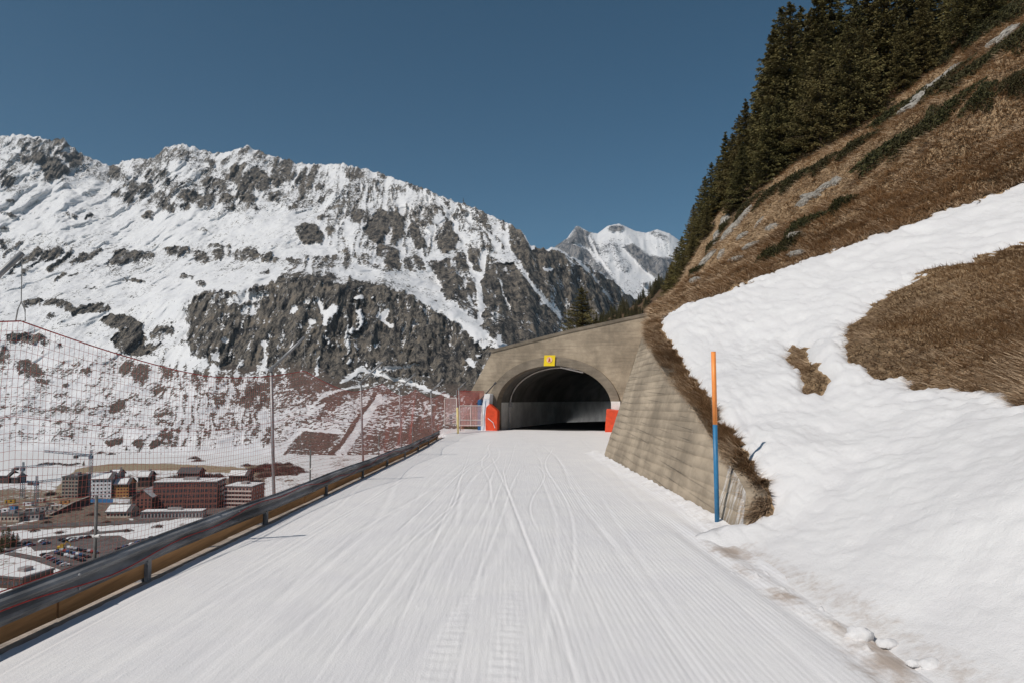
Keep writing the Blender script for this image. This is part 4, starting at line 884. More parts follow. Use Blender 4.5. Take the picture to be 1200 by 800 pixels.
# ================================================================== TREES
def quads_mesh(name, C_, A_, B_, tint, mat, parent):
    """diamond-shaped leaf faces: centre C, half length A, half width B"""
    V = np.stack([C_-A_, C_+B_, C_+A_, C_-B_], 1).reshape(-1, 3); F = np.arange(len(V)).reshape(-1, 4)
    return np_mesh(name, V, F, mat, parent, False, {'tint': np.repeat(tint, 4)})
def make_spruce(seed, H=10.0, R0=2.0, whorls=26, dens=1.0):
    g = np.random.default_rng(seed)
    root = empty('spruce_tree')
    mb = MB(); mb.tube([(0, 0, -0.6), (0, 0, 0.5), (0.03, 0.02, H*0.4), (0, 0, H*0.97)], [0.24, 0.19, 0.11, 0.015], 7)
    Cs = []; As = []; Bs = []; Ts = []
    for wi in range(whorls):
        f = 0.05+0.94*(wi/(whorls-1))**0.85; z = H*f
        rr_ = R0*((1-f)**0.78)*(0.8+0.35*g.random())+0.10
        if f < 0.15: rr_ *= 0.7+2.0*f
        nb = int(round(6+3*(1-f)))
        for b in range(nb):
            az = 2*np.pi*(b+g.random()*0.9)/nb+wi*0.7; L = rr_*(0.5+0.65*g.random()); up = 0.30+0.6*f; z0 = z+g.normal()*H*0.012
            m = max(18, int(150*dens*L/R0+20))
            tpos = g.random(m)**0.75
            drop = 0.62-0.35*f
            line = lambda q: L*(up*q*0.55 - drop*q**1.5*0.8 + 0.16*q**4)
            dirv = np.array([np.cos(az), np.sin(az), 0.0]); side = np.array([-np.sin(az), np.cos(az), 0.0])
            mb.tube([Vector((0, 0, z0))] + [Vector(tuple(dirv*L*q))+Vector((0, 0, z0+line(q))) for q in (0.5, 0.95)], [0.03*(1-f)+0.008, 0.018*(1-f)+0.005, 0.004], 3, False)
            sw = np.clip(g.normal(size=m), -2, 2)*(0.20*L*np.sin(np.pi*np.clip(tpos*0.9+0.08, 0, 1))+0.025)
            c = dirv*(L*tpos)[:, None]+side*sw[:, None]; c[:, 2] += z0+line(tpos) - 0.45*np.abs(sw) - 0.16*g.random(m)**2*(0.4+L/R0)
            a = dirv*0.6+side*np.sign(sw)[:, None]*(0.2+0.5*g.random((m, 1))) + np.array([0, 0, 1.0])*(g.random((m, 1))*0.9-0.75)
            a = a/np.linalg.norm(a, axis=1)[:, None]
            ln = (0.065+0.085*g.random(m))*(0.8+0.4*(1-f)); q = g.normal(size=(m, 3)); bq = np.cross(a, q); bq /= np.linalg.norm(bq, axis=1)[:, None]+1e-9
            bt = g.random()
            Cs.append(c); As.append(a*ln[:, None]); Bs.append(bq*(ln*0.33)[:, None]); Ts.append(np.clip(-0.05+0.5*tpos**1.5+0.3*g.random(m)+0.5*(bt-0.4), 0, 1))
    m = 60; c = np.zeros((m, 3)); c[:, 2] = H*(0.9+0.1*g.random(m)); a = g.normal(size=(m, 3))*0.07; a[:, 2] = 0.1; Cs.append(c); As.append(a); Bs.append(np.cross(a, [1, 0.3, 0])*0.3); Ts.append(g.random(m))
    mb.build('trunk', 'bark', root, True)
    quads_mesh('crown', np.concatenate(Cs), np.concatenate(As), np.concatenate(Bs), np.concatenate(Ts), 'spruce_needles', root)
    return root
GROVE = 'dark green spruce in the dense grove on the brown hillside above the tunnel'
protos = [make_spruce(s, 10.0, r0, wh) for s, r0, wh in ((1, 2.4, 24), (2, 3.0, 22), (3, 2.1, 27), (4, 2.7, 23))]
used = [False]*4
def plant(x, y, z, h, label, group=None, k=None, wide=1.0, rz_=None):
    k = random.randrange(4) if k is None else k
    if not used[k]: o = protos[k]; used[k] = True
    else: o = copy_tree(protos[k])
    s = h/10.0; o.location = (x, y, z); o.scale = (s*wide, s*wide, s); o.rotation_euler = (0, 0, random.uniform(0, 6.28) if rz_ is None else rz_)
    tag(o, label, 'tree', group); return o
TREES = [(780,74,326),(787,73,306),(793,71,285),(799,70,268),(807,68,262),(813,67,238),(820,66,214),(826,64,204),(834,63,186),(842,62,178),(850,61,158),(858,60,146),(866,60,128),(874,58,116),(884,57,122),(892,57,82),(900,56,64),(907,55,40),(916,55,16),(926,54,0),(938,54,-12),(948,53,8),(958,53,-8),(972,53,-22),(985,52,-6),(1000,53,-30),(1016,53,-60),(1036,52,-55),(1058,52,-70),(1082,52,-60),(1108,52,-70),(1136,51,-70),(1165,50,-80),(1192,50,-90),(1225,49,-100),
         (812,58,268),(828,57,240),(843,56,212),(858,55,190),(870,54,165),(884,53,150),(898,52,118),(912,52,102),(928,51,70),(944,51,66),(960,50,48),(976,50,52),(994,49,20),(1012,49,28),(1034,49,0),(1056,49,-4),(1080,49,-20),(1104,48,-30),(1130,47.5,-50),(1158,47,-60),(795,66,312),(801,62,300),(905,54,80),(935,53,40),(968,52,20),(1003,51,0)]
for i, (px, Y, tp) in enumerate(TREES):
    x, y, zt = P(px, tp, Y); zb = hill_at(float(x), Y); h = float(zt)-zb
    h = min(max(h, 2.6), 15.5); h *= random.uniform(0.86, 1.06)
    if i > 34 and i % 3 == 1: continue
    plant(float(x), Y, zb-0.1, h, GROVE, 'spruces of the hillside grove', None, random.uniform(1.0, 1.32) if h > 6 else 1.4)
xb = PV(682, 390, 60); zb = hill_at(xb.x, 60.0); zt = PV(682, 336, 60).z
plant(xb.x, 60.0, zb-0.1, zt-zb, 'lone spruce standing on top of the tunnel behind the portal wall', None, 1, 1.5)
for i in range(64):
    f = (i+random.random())/64; px = 690+100*f; Y = 500+random.uniform(-30, 8); x = (px-600)/800*Y
    z = 16+500*float(np.interp(x/500, [0.0, 0.09, 0.14, 0.19, 0.235, 0.30, 0.5], [-0.05, 0.02, 0.058, 0.085, 0.118, 0.20, 0.42])) - abs(Y-500)*0.45
    plant(x, Y, z-0.8, random.uniform(6, 11), 'far dark spruce on the wooded spur beyond the tunnel', 'spruces on the far spur', None, 1.2)

# shrubs ---------------------------------------------------------------------
def make_shrub(name, seed, n_, mat, twig):
    g = np.random.default_rng(seed); root = empty(name)
    th = g.uniform(0, 2*np.pi, n_); r = np.sqrt(g.random(n_)); zz = (1-r**2)*g.random(n_)**0.6
    k = 1+0.35*np.sin(th*3+seed)+0.2*np.sin(th*7)
    c = np.stack([np.cos(th)*r*k, np.sin(th)*r*k, zz*0.55*(0.7+0.5*g.random(n_))], 1)
    a = g.normal(size=(n_, 3)); a[:, 2] = np.abs(a[:, 2])+(0.8 if twig else 0.2); a += c*0.8; a /= np.linalg.norm(a, axis=1)[:, None]
    b = np.cross(a, g.normal(size=(n_, 3))); b /= np.linalg.norm(b, axis=1)[:, None]
    ln = (0.05+0.07*g.random(n_))*(1.3 if twig else 1)
    quads_mesh('foliage', c, a*ln[:, None], b*(ln*(0.09 if twig else 0.3))[:, None], g.random(n_), mat, root)
    mb = MB()
    for i in range(5): an = i*1.26+seed; mb.tube([(0, 0, -0.05), (0.35*math.cos(an), 0.35*math.sin(an), 0.2), (0.7*math.cos(an), 0.7*math.sin(an), 0.3)], [0.03, 0.02, 0.006], 5)
    mb.build('stems', 'bark', root); return root
sh_p = [make_shrub('juniper_shrub', 21, 2600, 'juniper_needles', False), make_shrub('juniper_shrub', 22, 2600, 'juniper_needles', False)]; sh_u = [False, False]
def hill_hit(px, py, y0=12, y1=80):
    ys_ = np.linspace(y0, y1, 500); x, y, z = P(px, py, ys_); hz = hill_z(x, ys_); k = np.argmax(hz > z)
    return (float(x[k]), float(ys_[k]), float(hz[k])) if (hz > z).any() else None
def slope_dir(x, y):
    e = 0.6; dzx = (hill_at(x+e, y)-hill_at(x-e, y))/(2*e); dzy = (hill_at(x, y+e)-hill_at(x, y-e))/(2*e); return dzx, dzy
def on_slope(o, x, y, z, sx, sy, sz, rz_):
    dzx, dzy = slope_dir(x, y); nrm = Vector((-dzx, -dzy, 1)).normalized()
    q = nrm.to_track_quat('Z', 'Y'); o.rotation_mode = 'QUATERNION'; o.rotation_quaternion = q @ Matrix.Rotation(rz_, 3, 'Z').to_quaternion(); o.location = (x, y, z); o.scale = (sx, sy, sz)
SHR = [(1040,178,5,2.0,'long olive juniper mat'),(1062,168,4,1.6,'juniper mat'),(1090,150,4,1.6,'juniper mat'),(1115,132,3.6,1.5,'juniper mat'),(1150,118,3,1.4,'juniper mat'),(1190,102,2.6,1.3,'juniper mat'),
       (1075,120,4,2,'x'),(1100,105,4.5,2,'x'),(1135,88,4,2,'x'),(1165,70,4,2,'x'),(1195,48,4,2,'x'),(905,228,3.2,1.4,'x'),(875,245,2.6,1.2,'x'),(930,215,3,1.4,'x'),(965,195,3,1.5,'x'),(1005,172,3.4,1.6,'x'),(1040,140,3.6,1.8,'x'),
       (940,268,2.4,1.0,'x'),(925,290,2.0,0.9,'x'),(850,268,2.0,1.0,'x'),(835,292,1.6,0.8,'x'),(985,245,2.2,0.9,'x'),(1185,20,4,2,'x'),(1150,40,4,2,'x'),(1110,70,4,2,'x'),(815,322,1.4,.8,'x'),(905,330-28,1.8,.8,'x')]
for i, (px, py, L, Wd, nm) in enumerate(SHR):
    h = hill_hit(px, py)
    if not h: continue
    k = i % 2
    if not sh_u[k]: o = sh_p[k]; sh_u[k] = True
    else: o = copy_tree(sh_p[k])
    dzx, dzy = slope_dir(h[0], h[1]); on_slope(o, *h, L*0.5, Wd*0.5, 0.9, 0.0)
    # long side follows the contour
    o.rotation_quaternion = Vector((-dzx, -dzy, 1)).normalized().to_track_quat('Z', 'X') @ Matrix.Rotation(random.uniform(-.3, .3), 3, 'Z').to_quaternion()
    tag(o, 'low dark juniper shrub creeping over the dry grass of the hillside', 'shrub', 'juniper shrubs on the hillside')
# rock outcrops ----------------------------------------------------------------
def make_rock(seed):
    bm = bmesh.new(); bmesh.ops.create_icosphere(bm, subdivisions=4, radius=1)
    co = np.array([v.co[:] for v in bm.verts]); q = 1+0.5*fbm(co[:, 0]*1.1+seed, co[:, 1]*1.1+co[:, 2]*0.8, 4, seed)+0.25*fbm(co[:, 0]*3+co[:, 2]*2, co[:, 1]*3+seed, 3, seed+5, 0.5, True)
    q = np.round(q*6)/6*0.7+q*0.3
    for v, c, k in zip(bm.verts, co, q): v.co = Vector((c[0]*k, c[1]*k, c[2]*k*0.6))
    me = bpy.data.meshes.new('rock'); bm.to_mesh(me); bm.free(); me.materials.append(MATS['pale_rock']); return me
rme = [make_rock(s) for s in (31, 32, 33)]
RKS = [(1078,118,1.1),(1090,108,1.0),(1070,126,.8),(1100,98,.8),(1112,88,.7),(850,262,.9),(856,272,.7),(842,275,.7),(835,288,.6),(872,255,.7),(880,290,.5),(950,232,.6),(940,240,.5),(965,222,.5),(930,307-28,.6),(933,300,.5),(828,305,.6),(905,268,.4),(870,278,.5),(1180,42,.8),(1165,52,.7),(980,215,.5),(845,300,.5),(815,330,.5),(862,305,.45),(890,262,.4)]
for i, (px, py, r_) in enumerate(RKS):
    h = hill_hit(px, py)
    if not h: continue
    o = link('rock_outcrop', rme[i % 3]); on_slope(o, *h, r_*1.3*random.uniform(.6, 1.1), r_*random.uniform(.4, .8), r_*0.6, random.uniform(0, 6))
    tag(o, 'pale grey rock outcrop poking through the dry grass of the hillside', 'rock', 'rock outcrops on the hillside')

# dry grass ----------------------------------------------------------------
def grass(name, n_, xr, yr, wt, ln, wd, lay, mat, seed, cond):
    g = np.random.default_rng(seed); X = []; Y = []
    tot = 0
    while tot < n_:
        a = g.uniform(*xr, 60000); b = g.uniform(*yr, 60000); ok = g.random(60000) < wt(a, b)
        a = a[ok]; b = b[ok]; z = hill_z(a, b); c = cond(a, b, z); X.append(np.stack([a[c], b[c], z[c]], 1)); tot += c.sum()
        if len(X) > 60: break
    Pn = np.concatenate(X)[:n_]; m = len(Pn); e = 0.4
    dzx = (hill_z(Pn[:, 0]+e, Pn[:, 1], False)-hill_z(Pn[:, 0]-e, Pn[:, 1], False))/(2*e); dzy = (hill_z(Pn[:, 0], Pn[:, 1]+e, False)-hill_z(Pn[:, 0], Pn[:, 1]-e, False))/(2*e)
    nr = np.stack([-dzx, -dzy, np.ones(m)], 1); nr /= np.linalg.norm(nr, axis=1)[:, None]
    dn = np.stack([-dzx, -dzy, -(dzx**2+dzy**2)], 1); dn /= np.linalg.norm(dn, axis=1)[:, None]
    sd = np.cross(nr, dn); sway = fbm(Pn[:, 0]/1.5, Pn[:, 1]/1.5, 2, 171)*0.9+g.normal(size=m)*0.6
    d = dn*np.cos(sway)[:, None]+sd*np.sin(sway)[:, None]
    l_ = ln*(0.55+0.9*g.random(m)); rise = lay*(0.4+1.2*g.random(m)); tip = Pn+d*l_[:, None]+nr*(rise*l_)[:, None]
    w_ = sd*np.cos(sway)[:, None]-dn*np.sin(sway)[:, None]; w_ = w_*(wd*(0.6+0.8*g.random(m)))[:, None]
    base = Pn-nr*0.02
    V = np.stack([base-w_, base+w_, tip], 1).reshape(-1, 3); F = np.arange(3*m).reshape(-1, 3); tn = g.random(m)
    return np_mesh(name, V, F, mat, None, False, {'tint': np.repeat(tn, 3)})
def bare(a, b, z):
    return (snow_depth(a, b, z) < -0.005) & (a > wall_edge(b)+0.03)
pa = grass('dry_grass', 110000, (5, 18), (7, 24), lambda a, b: np.clip((10/b)**2, 0, 1), 0.2, 0.008, 0.55, 'dry_grass', 201, lambda a, b, z: bare(a, b, z) & (b < 24) & (a > 6))
tag(pa, 'flattened brown dry grass in the bare patches of the snow bank', 'grass', None, 'stuff')
pb = grass('dry_grass', 42000, (3.5, 7.5), (10.7, 30), lambda a, b: np.clip((12/b)**1.5, 0, 1), 0.24, 0.009, 0.5, 'dry_grass', 202, lambda a, b, z: bare(a, b, z) & (a < wall_edge(b)+1.6))
tag(pb, 'strip of shaggy brown grass along the top of the wing wall', 'grass', None, 'stuff')
def fcon(a, b, z):
    px, py = proj(a, b, z); return bare(a, b, z) & (px < 1240) & (px > 700) & (py > -40)
pc = grass('dry_grass', 170000, (6, 40), (24, 58), lambda a, b: np.clip((30/b)**2, 0, 1), 0.32, 0.019, 0.6, 'dry_grass', 203, fcon)
tag(pc, 'tufted straw coloured grass on the steep hillside above the snow', 'grass', None, 'stuff')
# ================================================================== VILLAGE IN THE VALLEY
def vpt(px, py, z=VZ): return on_z(px, py, z)
def sheet(name, pix, mat, lift, kind='structure'):
    pts = [vpt(a, b) for a, b in pix]; tri = tessellate_polygon([[Vector((p.x, p.y, 0)) for p in pts]])
    o = MB().add([(p.x, p.y, VZ+lift) for p in pts], [tuple(t) for t in tri]).build(name, mat); return tag(o, kind=kind)
def road(name, pix, wd, mat, lift):
    pts = [vpt(a, b) for a, b in pix]; V = []; F = []
    for i, p in enumerate(pts):
        d = (pts[min(i+1, len(pts)-1)]-pts[max(i-1, 0)]); d.z = 0; d.normalize(); nrm = Vector((-d.y, d.x, 0))*wd/2
        V += [p+nrm+Vector((0, 0, lift)), p-nrm+Vector((0, 0, lift))]
    F = [(2*i, 2*i+1, 2*i+3, 2*i+2) for i in range(len(pts)-1)]
    return tag(MB().add(V, F).build(name, mat), kind='structure')
road('road', [(-120,624),(0,619),(60,615),(120,613),(170,611),(215,604),(260,597),(320,586)], 11, 'asphalt', 0.25)
road('side_road', [(-100,655),(0,648),(22,640),(30,633),(90,626),(150,621)], 6, 'asphalt', 0.32)
road('service_road', [(10,648),(45,655),(80,667),(105,680)], 5, 'asphalt', 0.36)
sheet('parking_lot', [(26,631),(105,628),(140,627),(150,632),(100,641),(40,645)], 'asphalt', 0.2)
sheet('parking_lot', [(46,650),(80,640),(130,634),(175,630),(190,634),(140,655),(110,668),(78,664)], 'asphalt', 0.22)
sheet('forecourt', [(150,606),(170,601),(250,595),(300,590),(305,597),(240,603),(170,611)], 'asphalt', 0.28)

UNIT = {}
def unit_box(mat):
    if mat not in UNIT:
        me = bpy.data.meshes.new('window'); bm = bmesh.new(); bmesh.ops.create_cube(bm, size=1.0); bm.to_mesh(me); bm.free(); me.materials.append(MATS[mat]); UNIT[mat] = me
    return UNIT[mat]
def upart(name, mat, parent, loc, sc):
    o = bpy.data.objects.new(name, unit_box(mat)); COL.objects.link(o); o.parent = parent; o.location = loc; o.scale = sc; return o
def building(name, label, px0, px1, pyb, H, depth, yaw, wall, roof='flat', st=4, cols=6, scol=3, side=None, wmat='window_glass', wsz=(1.3, 1.5), snow=True, balcony=False, gable_front=False):
    a = vpt(px0, pyb); b = vpt(px1, pyb); Wd = (b-a).length/ max(0.35, math.cos(R(yaw))); mid = (a+b)/2
    e = empty(name, (mid.x, mid.y, VZ), R(yaw), label, 'building')
    if not gable_front:
        MB().box(-Wd/2, Wd/2, 0, depth, -1, H).build('wall', wall, e)
    else:
        MB().prism([(-Wd/2, -1), (Wd/2, -1), (Wd/2, H), (0, H+Wd*0.42), (-Wd/2, H)], lambda s_, h, d: Vector((s_, d, h)), 0, depth).build('wall', wall, e)
    if side: MB().box(Wd/2+0.02, Wd/2+0.25, 0.1, depth-0.1, -0.9, H-0.1).build('shade_side', side, e)  # darker sheet: shade of the right-hand side put into its colour
    if roof == 'flat':
        r_ = MB().box(-Wd/2-0.4, Wd/2+0.4, -0.4, depth+0.4, H, H+0.7).build('roof', 'dark_roof', e)
        if snow: MB().box(-Wd/2+0.3, Wd/2-0.3, 0.3, depth-0.3, H+0.7, H+1.0).build('snow_cover', 'snow_roof', r_)
        MB().box(-Wd*0.1, Wd*0.12, depth*0.4, depth*0.7, H+0.7, H+2.6).build('roof_box', 'grey_render', r_)
    elif roof == 'gable':      # ridge along the width
        rh = depth*0.28; P_ = [(-0.9, H-0.3), (depth/2, H+rh), (depth+0.9, H-0.3), (depth+0.9, H+0.2), (depth/2, H+rh+0.5), (-0.9, H+0.2)]
        r_ = MB().prism(P_, lambda d, h, s_: Vector((s_, d, h)), -Wd/2-0.8, Wd/2+0.8).build('roof', 'dark_roof', e)
        MB().prism([(0, H), (depth/2, H+rh), (depth, H)], lambda d, h, s_: Vector((s_, d, h)), -Wd/2, Wd/2).build('gable', wall, e)
        if snow: MB().prism([(-0.6, H+0.32), (depth*0.42, H+rh*0.84+0.5), (depth*0.42, H+rh*0.84+0.8), (-0.6, H+0.6)], lambda d, h, s_: Vector((s_, d, h)), -Wd/2-0.5, Wd*0.35).build('snow_cover', 'snow_roof', r_)
        MB().box(Wd*0.15, Wd*0.15+1.2, depth*0.6, depth*0.6+1.2, H+rh*0.5, H+rh+1.8).build('chimney', 'grey_render', r_)
    elif roof == 'front':
        P_ = [(-Wd/2-0.7, H-0.4), (0, H+Wd*0.42), (Wd/2+0.7, H-0.4), (Wd/2+0.7, H+0.1), (0, H+Wd*0.42+0.6), (-Wd/2-0.7, H+0.1)]
        r_ = MB().prism(P_, lambda s_, h, d: Vector((s_, d, h)), -0.8, depth+0.8).build('roof', 'dark_roof', e)
        if snow: MB().prism([(0.5, H+Wd*0.40+0.5), (Wd/2+0.4, H+0.2), (Wd/2+0.4, H+0.5), (0.5, H+Wd*0.40+0.8)], lambda s_, h, d: Vector((s_, d, h)), 0.2, depth).build('snow_cover', 'snow_roof', r_)
    fh = H/st
    for s_ in range(st):
        zc = fh*(s_+0.52)
        for c in range(cols):
            upart('window', wmat, e, (-Wd/2+Wd*(c+0.5)/cols, -0.03, zc), (min(wsz[0], Wd/cols*0.7), 0.12, min(wsz[1], fh*0.6)))
        for c in range(scol):
            upart('window', wmat, e, (Wd/2+(0.27 if side else 0.03), depth*(c+0.5)/scol, zc), (0.12, min(wsz[0], depth/scol*0.7), min(wsz[1], fh*0.6)))
        if balcony:
            upart('balcony', 'balcony_pale', e, (0, -0.75, fh*s_+0.35), (Wd*0.98, 1.4, 0.9))
    return e
building('apartment_block', 'unfinished grey concrete apartment block with open floors beside the tower crane', 72, 91, 583, 15.5, 16, 0, 'raw_concrete', 'flat', 6, 5, 4, 'dark_wood', wsz=(2.2, 1.3), snow=False)
building('apartment_block', 'white rendered apartment house with small dark windows and grey roof', 108, 129, 583, 14, 14, 8, 'white_render', 'gable', 5, 5, 3, 'grey_render', wsz=(1.0, 1.2))
building('apartment_block', 'orange ochre apartment house with dark side wall right of the white house', 134, 150, 582, 9.5, 14, 10, 'ochre_render', 'gable', 4, 5, 3, 'dark_wood', wsz=(1.0, 1.1))
building('gabled_house', 'red brick coloured gabled house with snow on its roof beside the long red block', 155, 177, 599, 9.0, 16, 5, 'red_render', 'front', 4, 5, 3, 'dark_wood', wsz=(1.1, 1.2), gable_front=True)
building('long_block', 'long dark red apartment block with rows of tall windows and flat grey roof', 180, 253, 596, 18, 17, 4, 'red_render', 'flat', 5, 15, 4, 'dark_wood', wsz=(2.3, 2.7))
building('apartment_block', 'pinkish apartment block with pale balcony bands at the end of the long red block', 262, 296, 594, 14.0, 18, -6, 'pink_render', 'flat', 5, 8, 4, 'red_render', wsz=(1.6, 1.4), balcony=True)
building('arcade', 'low grey arcade with a long snowy roof in front of the red block', 166, 236, 607, 3.8, 8, 4, 'grey_render', 'flat', 1, 18, 2, None, wsz=(1.2, 2.2))
building('low_house', 'low beige house with a broad snow covered roof in front of the ochre house', 125, 152, 606, 3.6, 13, 3, 'beige_render', 'gable', 1, 7, 3, None)
building('warehouse', 'low brown warehouse with a snow covered flat roof beside the service road', -14, 30, 689, 4.5, 15, -14, 'dark_wood', 'flat', 1, 8, 3, None)
building('shed', 'beige site hut with flat roof at the building site', -4, 22, 611, 4.0, 8, 0, 'beige_render', 'flat', 1, 6, 2, None, snow=False)
building('shed', 'small grey site hut right of the beige site hut', 27, 45, 609, 4.2, 7, 6, 'grey_render', 'flat', 1, 4, 2, None, snow=False)
building('chalet', 'dark wooden chalet with snowy roof behind the building site', -3, 10, 566, 6.5, 12, 0, 'dark_wood', 'gable', 2, 4, 2)
building('chalet', 'small dark chalet beside the other chalet behind the building site', 13, 21, 566, 5, 10, 0, 'dark_wood', 'gable', 2, 3, 2)
building('chalet', 'dark chalet with a snow patch on its roof behind the pinkish block', 268, 290, 566, 6.5, 14, 0, 'dark_wood', 'gable', 2, 5, 2)
building('chalet', 'dark wooden chalet with snowy gable roof behind the ochre house', 162, 175, 570, 8, 14, 10, 'dark_wood', 'gable', 2, 4, 2)
building('chalet', 'brown wooden house with grey roof directly behind the long red block', 208, 232, 562, 6, 14, 0, 'dark_wood', 'gable', 2, 5, 2, snow=False)
building('stone_barn', 'grey tower block with pitched roof joined behind the white house', 129, 138, 581, 16, 12, 8, 'grey_render', 'gable', 4, 2, 3)
# blue site hoarding: panel by panel
a = vpt(105, 588); b = vpt(152, 588.5); hb = empty('site_hoarding', (a.x, a.y, VZ), math.atan2(b.y-a.y, b.x-a.x), 'blue and white site hoarding below the white apartment house', 'hoarding'); Lh = (b-a).length
for i in range(12): upart('panel', 'blue_hoarding' if i < 7 else 'white_render', hb, (Lh*(i+.5)/12, 0, 1.3), (Lh/12*0.97, 0.15, 2.6))
# dark retaining wall of the ramp
a = vpt(60, 604); b = vpt(106, 589); rw = empty('ramp_wall', (a.x, a.y, VZ), math.atan2(b.y-a.y, b.x-a.x), 'dark sloping retaining wall beside the building site', 'retaining wall'); Lw = (b-a).length
MB().prism([(0, 0), (Lw, 0), (Lw, 5.0), (Lw*0.55, 4.2), (0, 1.2)], lambda s_, h, d: Vector((s_, d, h)), 0, 1.2).build('wall', 'dark_wood', rw); MB().prism([(0, 1.2), (Lw*0.55, 4.2), (Lw, 5.0), (Lw, 5.3), (Lw*0.55, 4.5), (0, 1.5)], lambda s_, h, d: Vector((s_, d, h)), -0.3, 1.4).build('parapet', 'raw_concrete', rw)
# tower cranes
def crane(px, pyb, pyt, jl, cl, yaw, label):
    p = vpt(px, pyb); Ht = PV(px, pyt, p.y).z-VZ; e = empty('tower_crane', p, R(yaw), label, 'crane')
    def lattice(A_, B_, wd, n_):
        A_ = Vector(A_); B_ = Vector(B_); d = (B_-A_); mb = MB(); u_ = Vector((0, 1, 0)); v_ = d.normalized().cross(u_)
        cs = [(u_*sx_+v_*sz_)*wd/2 for sx_, sz_ in ((-1, -1), (1, -1), (1, 1), (-1, 1))]
        for c in cs: mb.tube([A_+c, B_+c], 0.16, 4, False)
        for i in range(n_):
            for k in range(4): mb.tube([A_+d*(i/n_)+cs[k], A_+d*((i+1)/n_)+cs[(k+1) % 4]], 0.09, 3, False)
        return mb
    lattice((0, 0, -1), (0, 0, Ht), 1.8, 14).build('mast', 'crane_steel', e); lattice((0, 0, Ht), (jl, 0, Ht+abs(jl)*0.10), 1.2, 14).build('jib', 'crane_steel', e); lattice((0, 0, Ht), (-cl, 0, Ht), 1.2, 5).build('counter_jib', 'crane_steel', e)
    MB().box(-1.3, 1.3, -1.6, 0.6, Ht-2.4, Ht-0.1).build('cabin', 'crane_steel', e); MB().box(-cl-0.5, -cl+2.2, -1, 1, Ht-2.2, Ht-0.1).build('counterweight', 'dark_roof', e); lattice((0, 0, Ht), (0, 0, Ht+4), 1.0, 3).build('tower_head', 'crane_steel', e)
    MB().box(-2.5, 2.5, -2.5, 2.5, -1, 0.6).build('base', 'raw_concrete', e)
crane(105.5, 583, 533, -34, 12, 4, 'tall blue grey tower crane beside the unfinished concrete block')
crane(26, 583, 547, 22, 6, 0, 'blue grey tower crane with a raised jib over the snowy field')
crane(42, 596, 564, 16, 5, 5, 'short tower crane standing among the site huts')
# cars
def make_car():
    e = empty('parked_car')
    pr = [(-2.15, 0.3), (2.15, 0.3), (2.2, 0.62), (2.05, 0.86), (1.15, 0.95), (0.55, 1.42), (-1.0, 1.46), (-1.75, 1.0), (-2.18, 0.92)]
    MB().prism(pr, lambda a_, h, d: Vector((a_, d, h)), -0.85, 0.85).build('body', 'car_black', e, False, 0.06)
    gl = [(1.02, 0.98), (0.5, 1.36), (-0.95, 1.40), (-1.55, 1.02)]; MB().prism(gl, lambda a_, h, d: Vector((a_, d, h)), -0.87, 0.87).build('windows', 'window_glass', e)
    for x in (-1.35, 1.3):
        for yy in (-0.8, 0.8): MB().tube([(x, yy-0.1, 0.32), (x, yy+0.1, 0.32)], 0.32, 12).build('wheel', 'car_black', e)
    return e
cproto = make_car(); bodies = {}
CC = ['car_black', 'car_silver', 'car_blue', 'car_black', 'car_white', 'car_red', 'car_black', 'car_blue', 'car_silver', 'car_black']
NAMES = {'car_black': 'black', 'car_silver': 'silver grey', 'car_blue': 'dark blue', 'car_white': 'white', 'car_red': 'dark red'}
first = True; ci = 0
def put_car(px, py, yaw, lot, lotname):
    global first, ci
    m = CC[(ci*7+ci//3) % 10]; ci += 1
    if first: o = cproto; first = False
    else: o = copy_tree(cproto)
    bd = [c for c in o.children if c.name.startswith('body')][0]
    if m not in bodies: me = cproto.children[0].data.copy() if False else bd.data.copy(); me.materials.clear(); me.materials.append(MATS[m]); bodies[m] = me
    bd.data = bodies[m]; p = vpt(px, py); o.location = (p.x, p.y, VZ+0.25); o.rotation_euler = (0, 0, R(yaw))
    tag(o, NAMES[m]+' car parked '+lotname, 'car', NAMES[m]+' cars '+lot)
for px, py in [(32,637),(36,639.5),(50,635),(54,637.5),(73,633),(77,634.5),(82,632.5),(86,634),(95,631),(104,630),(112,629.5)]: put_car(px, py, 60, 'in the upper lot', 'in the upper car park beside the side road')
def row(p0, p1, n_, yaw):
    for i in range(n_):
        f = i/(n_-1); put_car(p0[0]+(p1[0]-p0[0])*f, p0[1]+(p1[1]-p0[1])*f, yaw, 'in the lower lot', 'in a tight row of the lower car park')
row((52, 651), (76, 663), 7, 30); row((66, 648), (96, 657), 9, 120); row((72, 645.5), (102, 653), 9, 120); row((80, 642.5), (112, 648), 9, 120); row((140, 644), (178, 631), 6, 60)
# digger
p = vpt(71, 644); e = empty('excavator', (p.x, p.y, VZ+0.3), 0.4, 'small yellow excavator at the edge of the lower car park', 'excavator')
MB().box(-1.8, 1.8, -1.3, 1.3, 0, 0.8).build('tracks', 'dark_roof', e); MB().box(-1.5, 1.2, -1.1, 1.1, 0.85, 1.9).build('body', 'yellow_machine', e); MB().box(-0.2, 1.2, -1.0, 0.2, 1.9, 3.0).build('cab', 'yellow_machine', e); MB().tube([(1.0, 0.5, 1.6), (2.6, 0.5, 4.0), (4.2, 0.5, 2.4), (4.4, 0.5, 1.0)], [0.3, 0.25, 0.2, 0.3], 6).build('arm', 'yellow_machine', e)
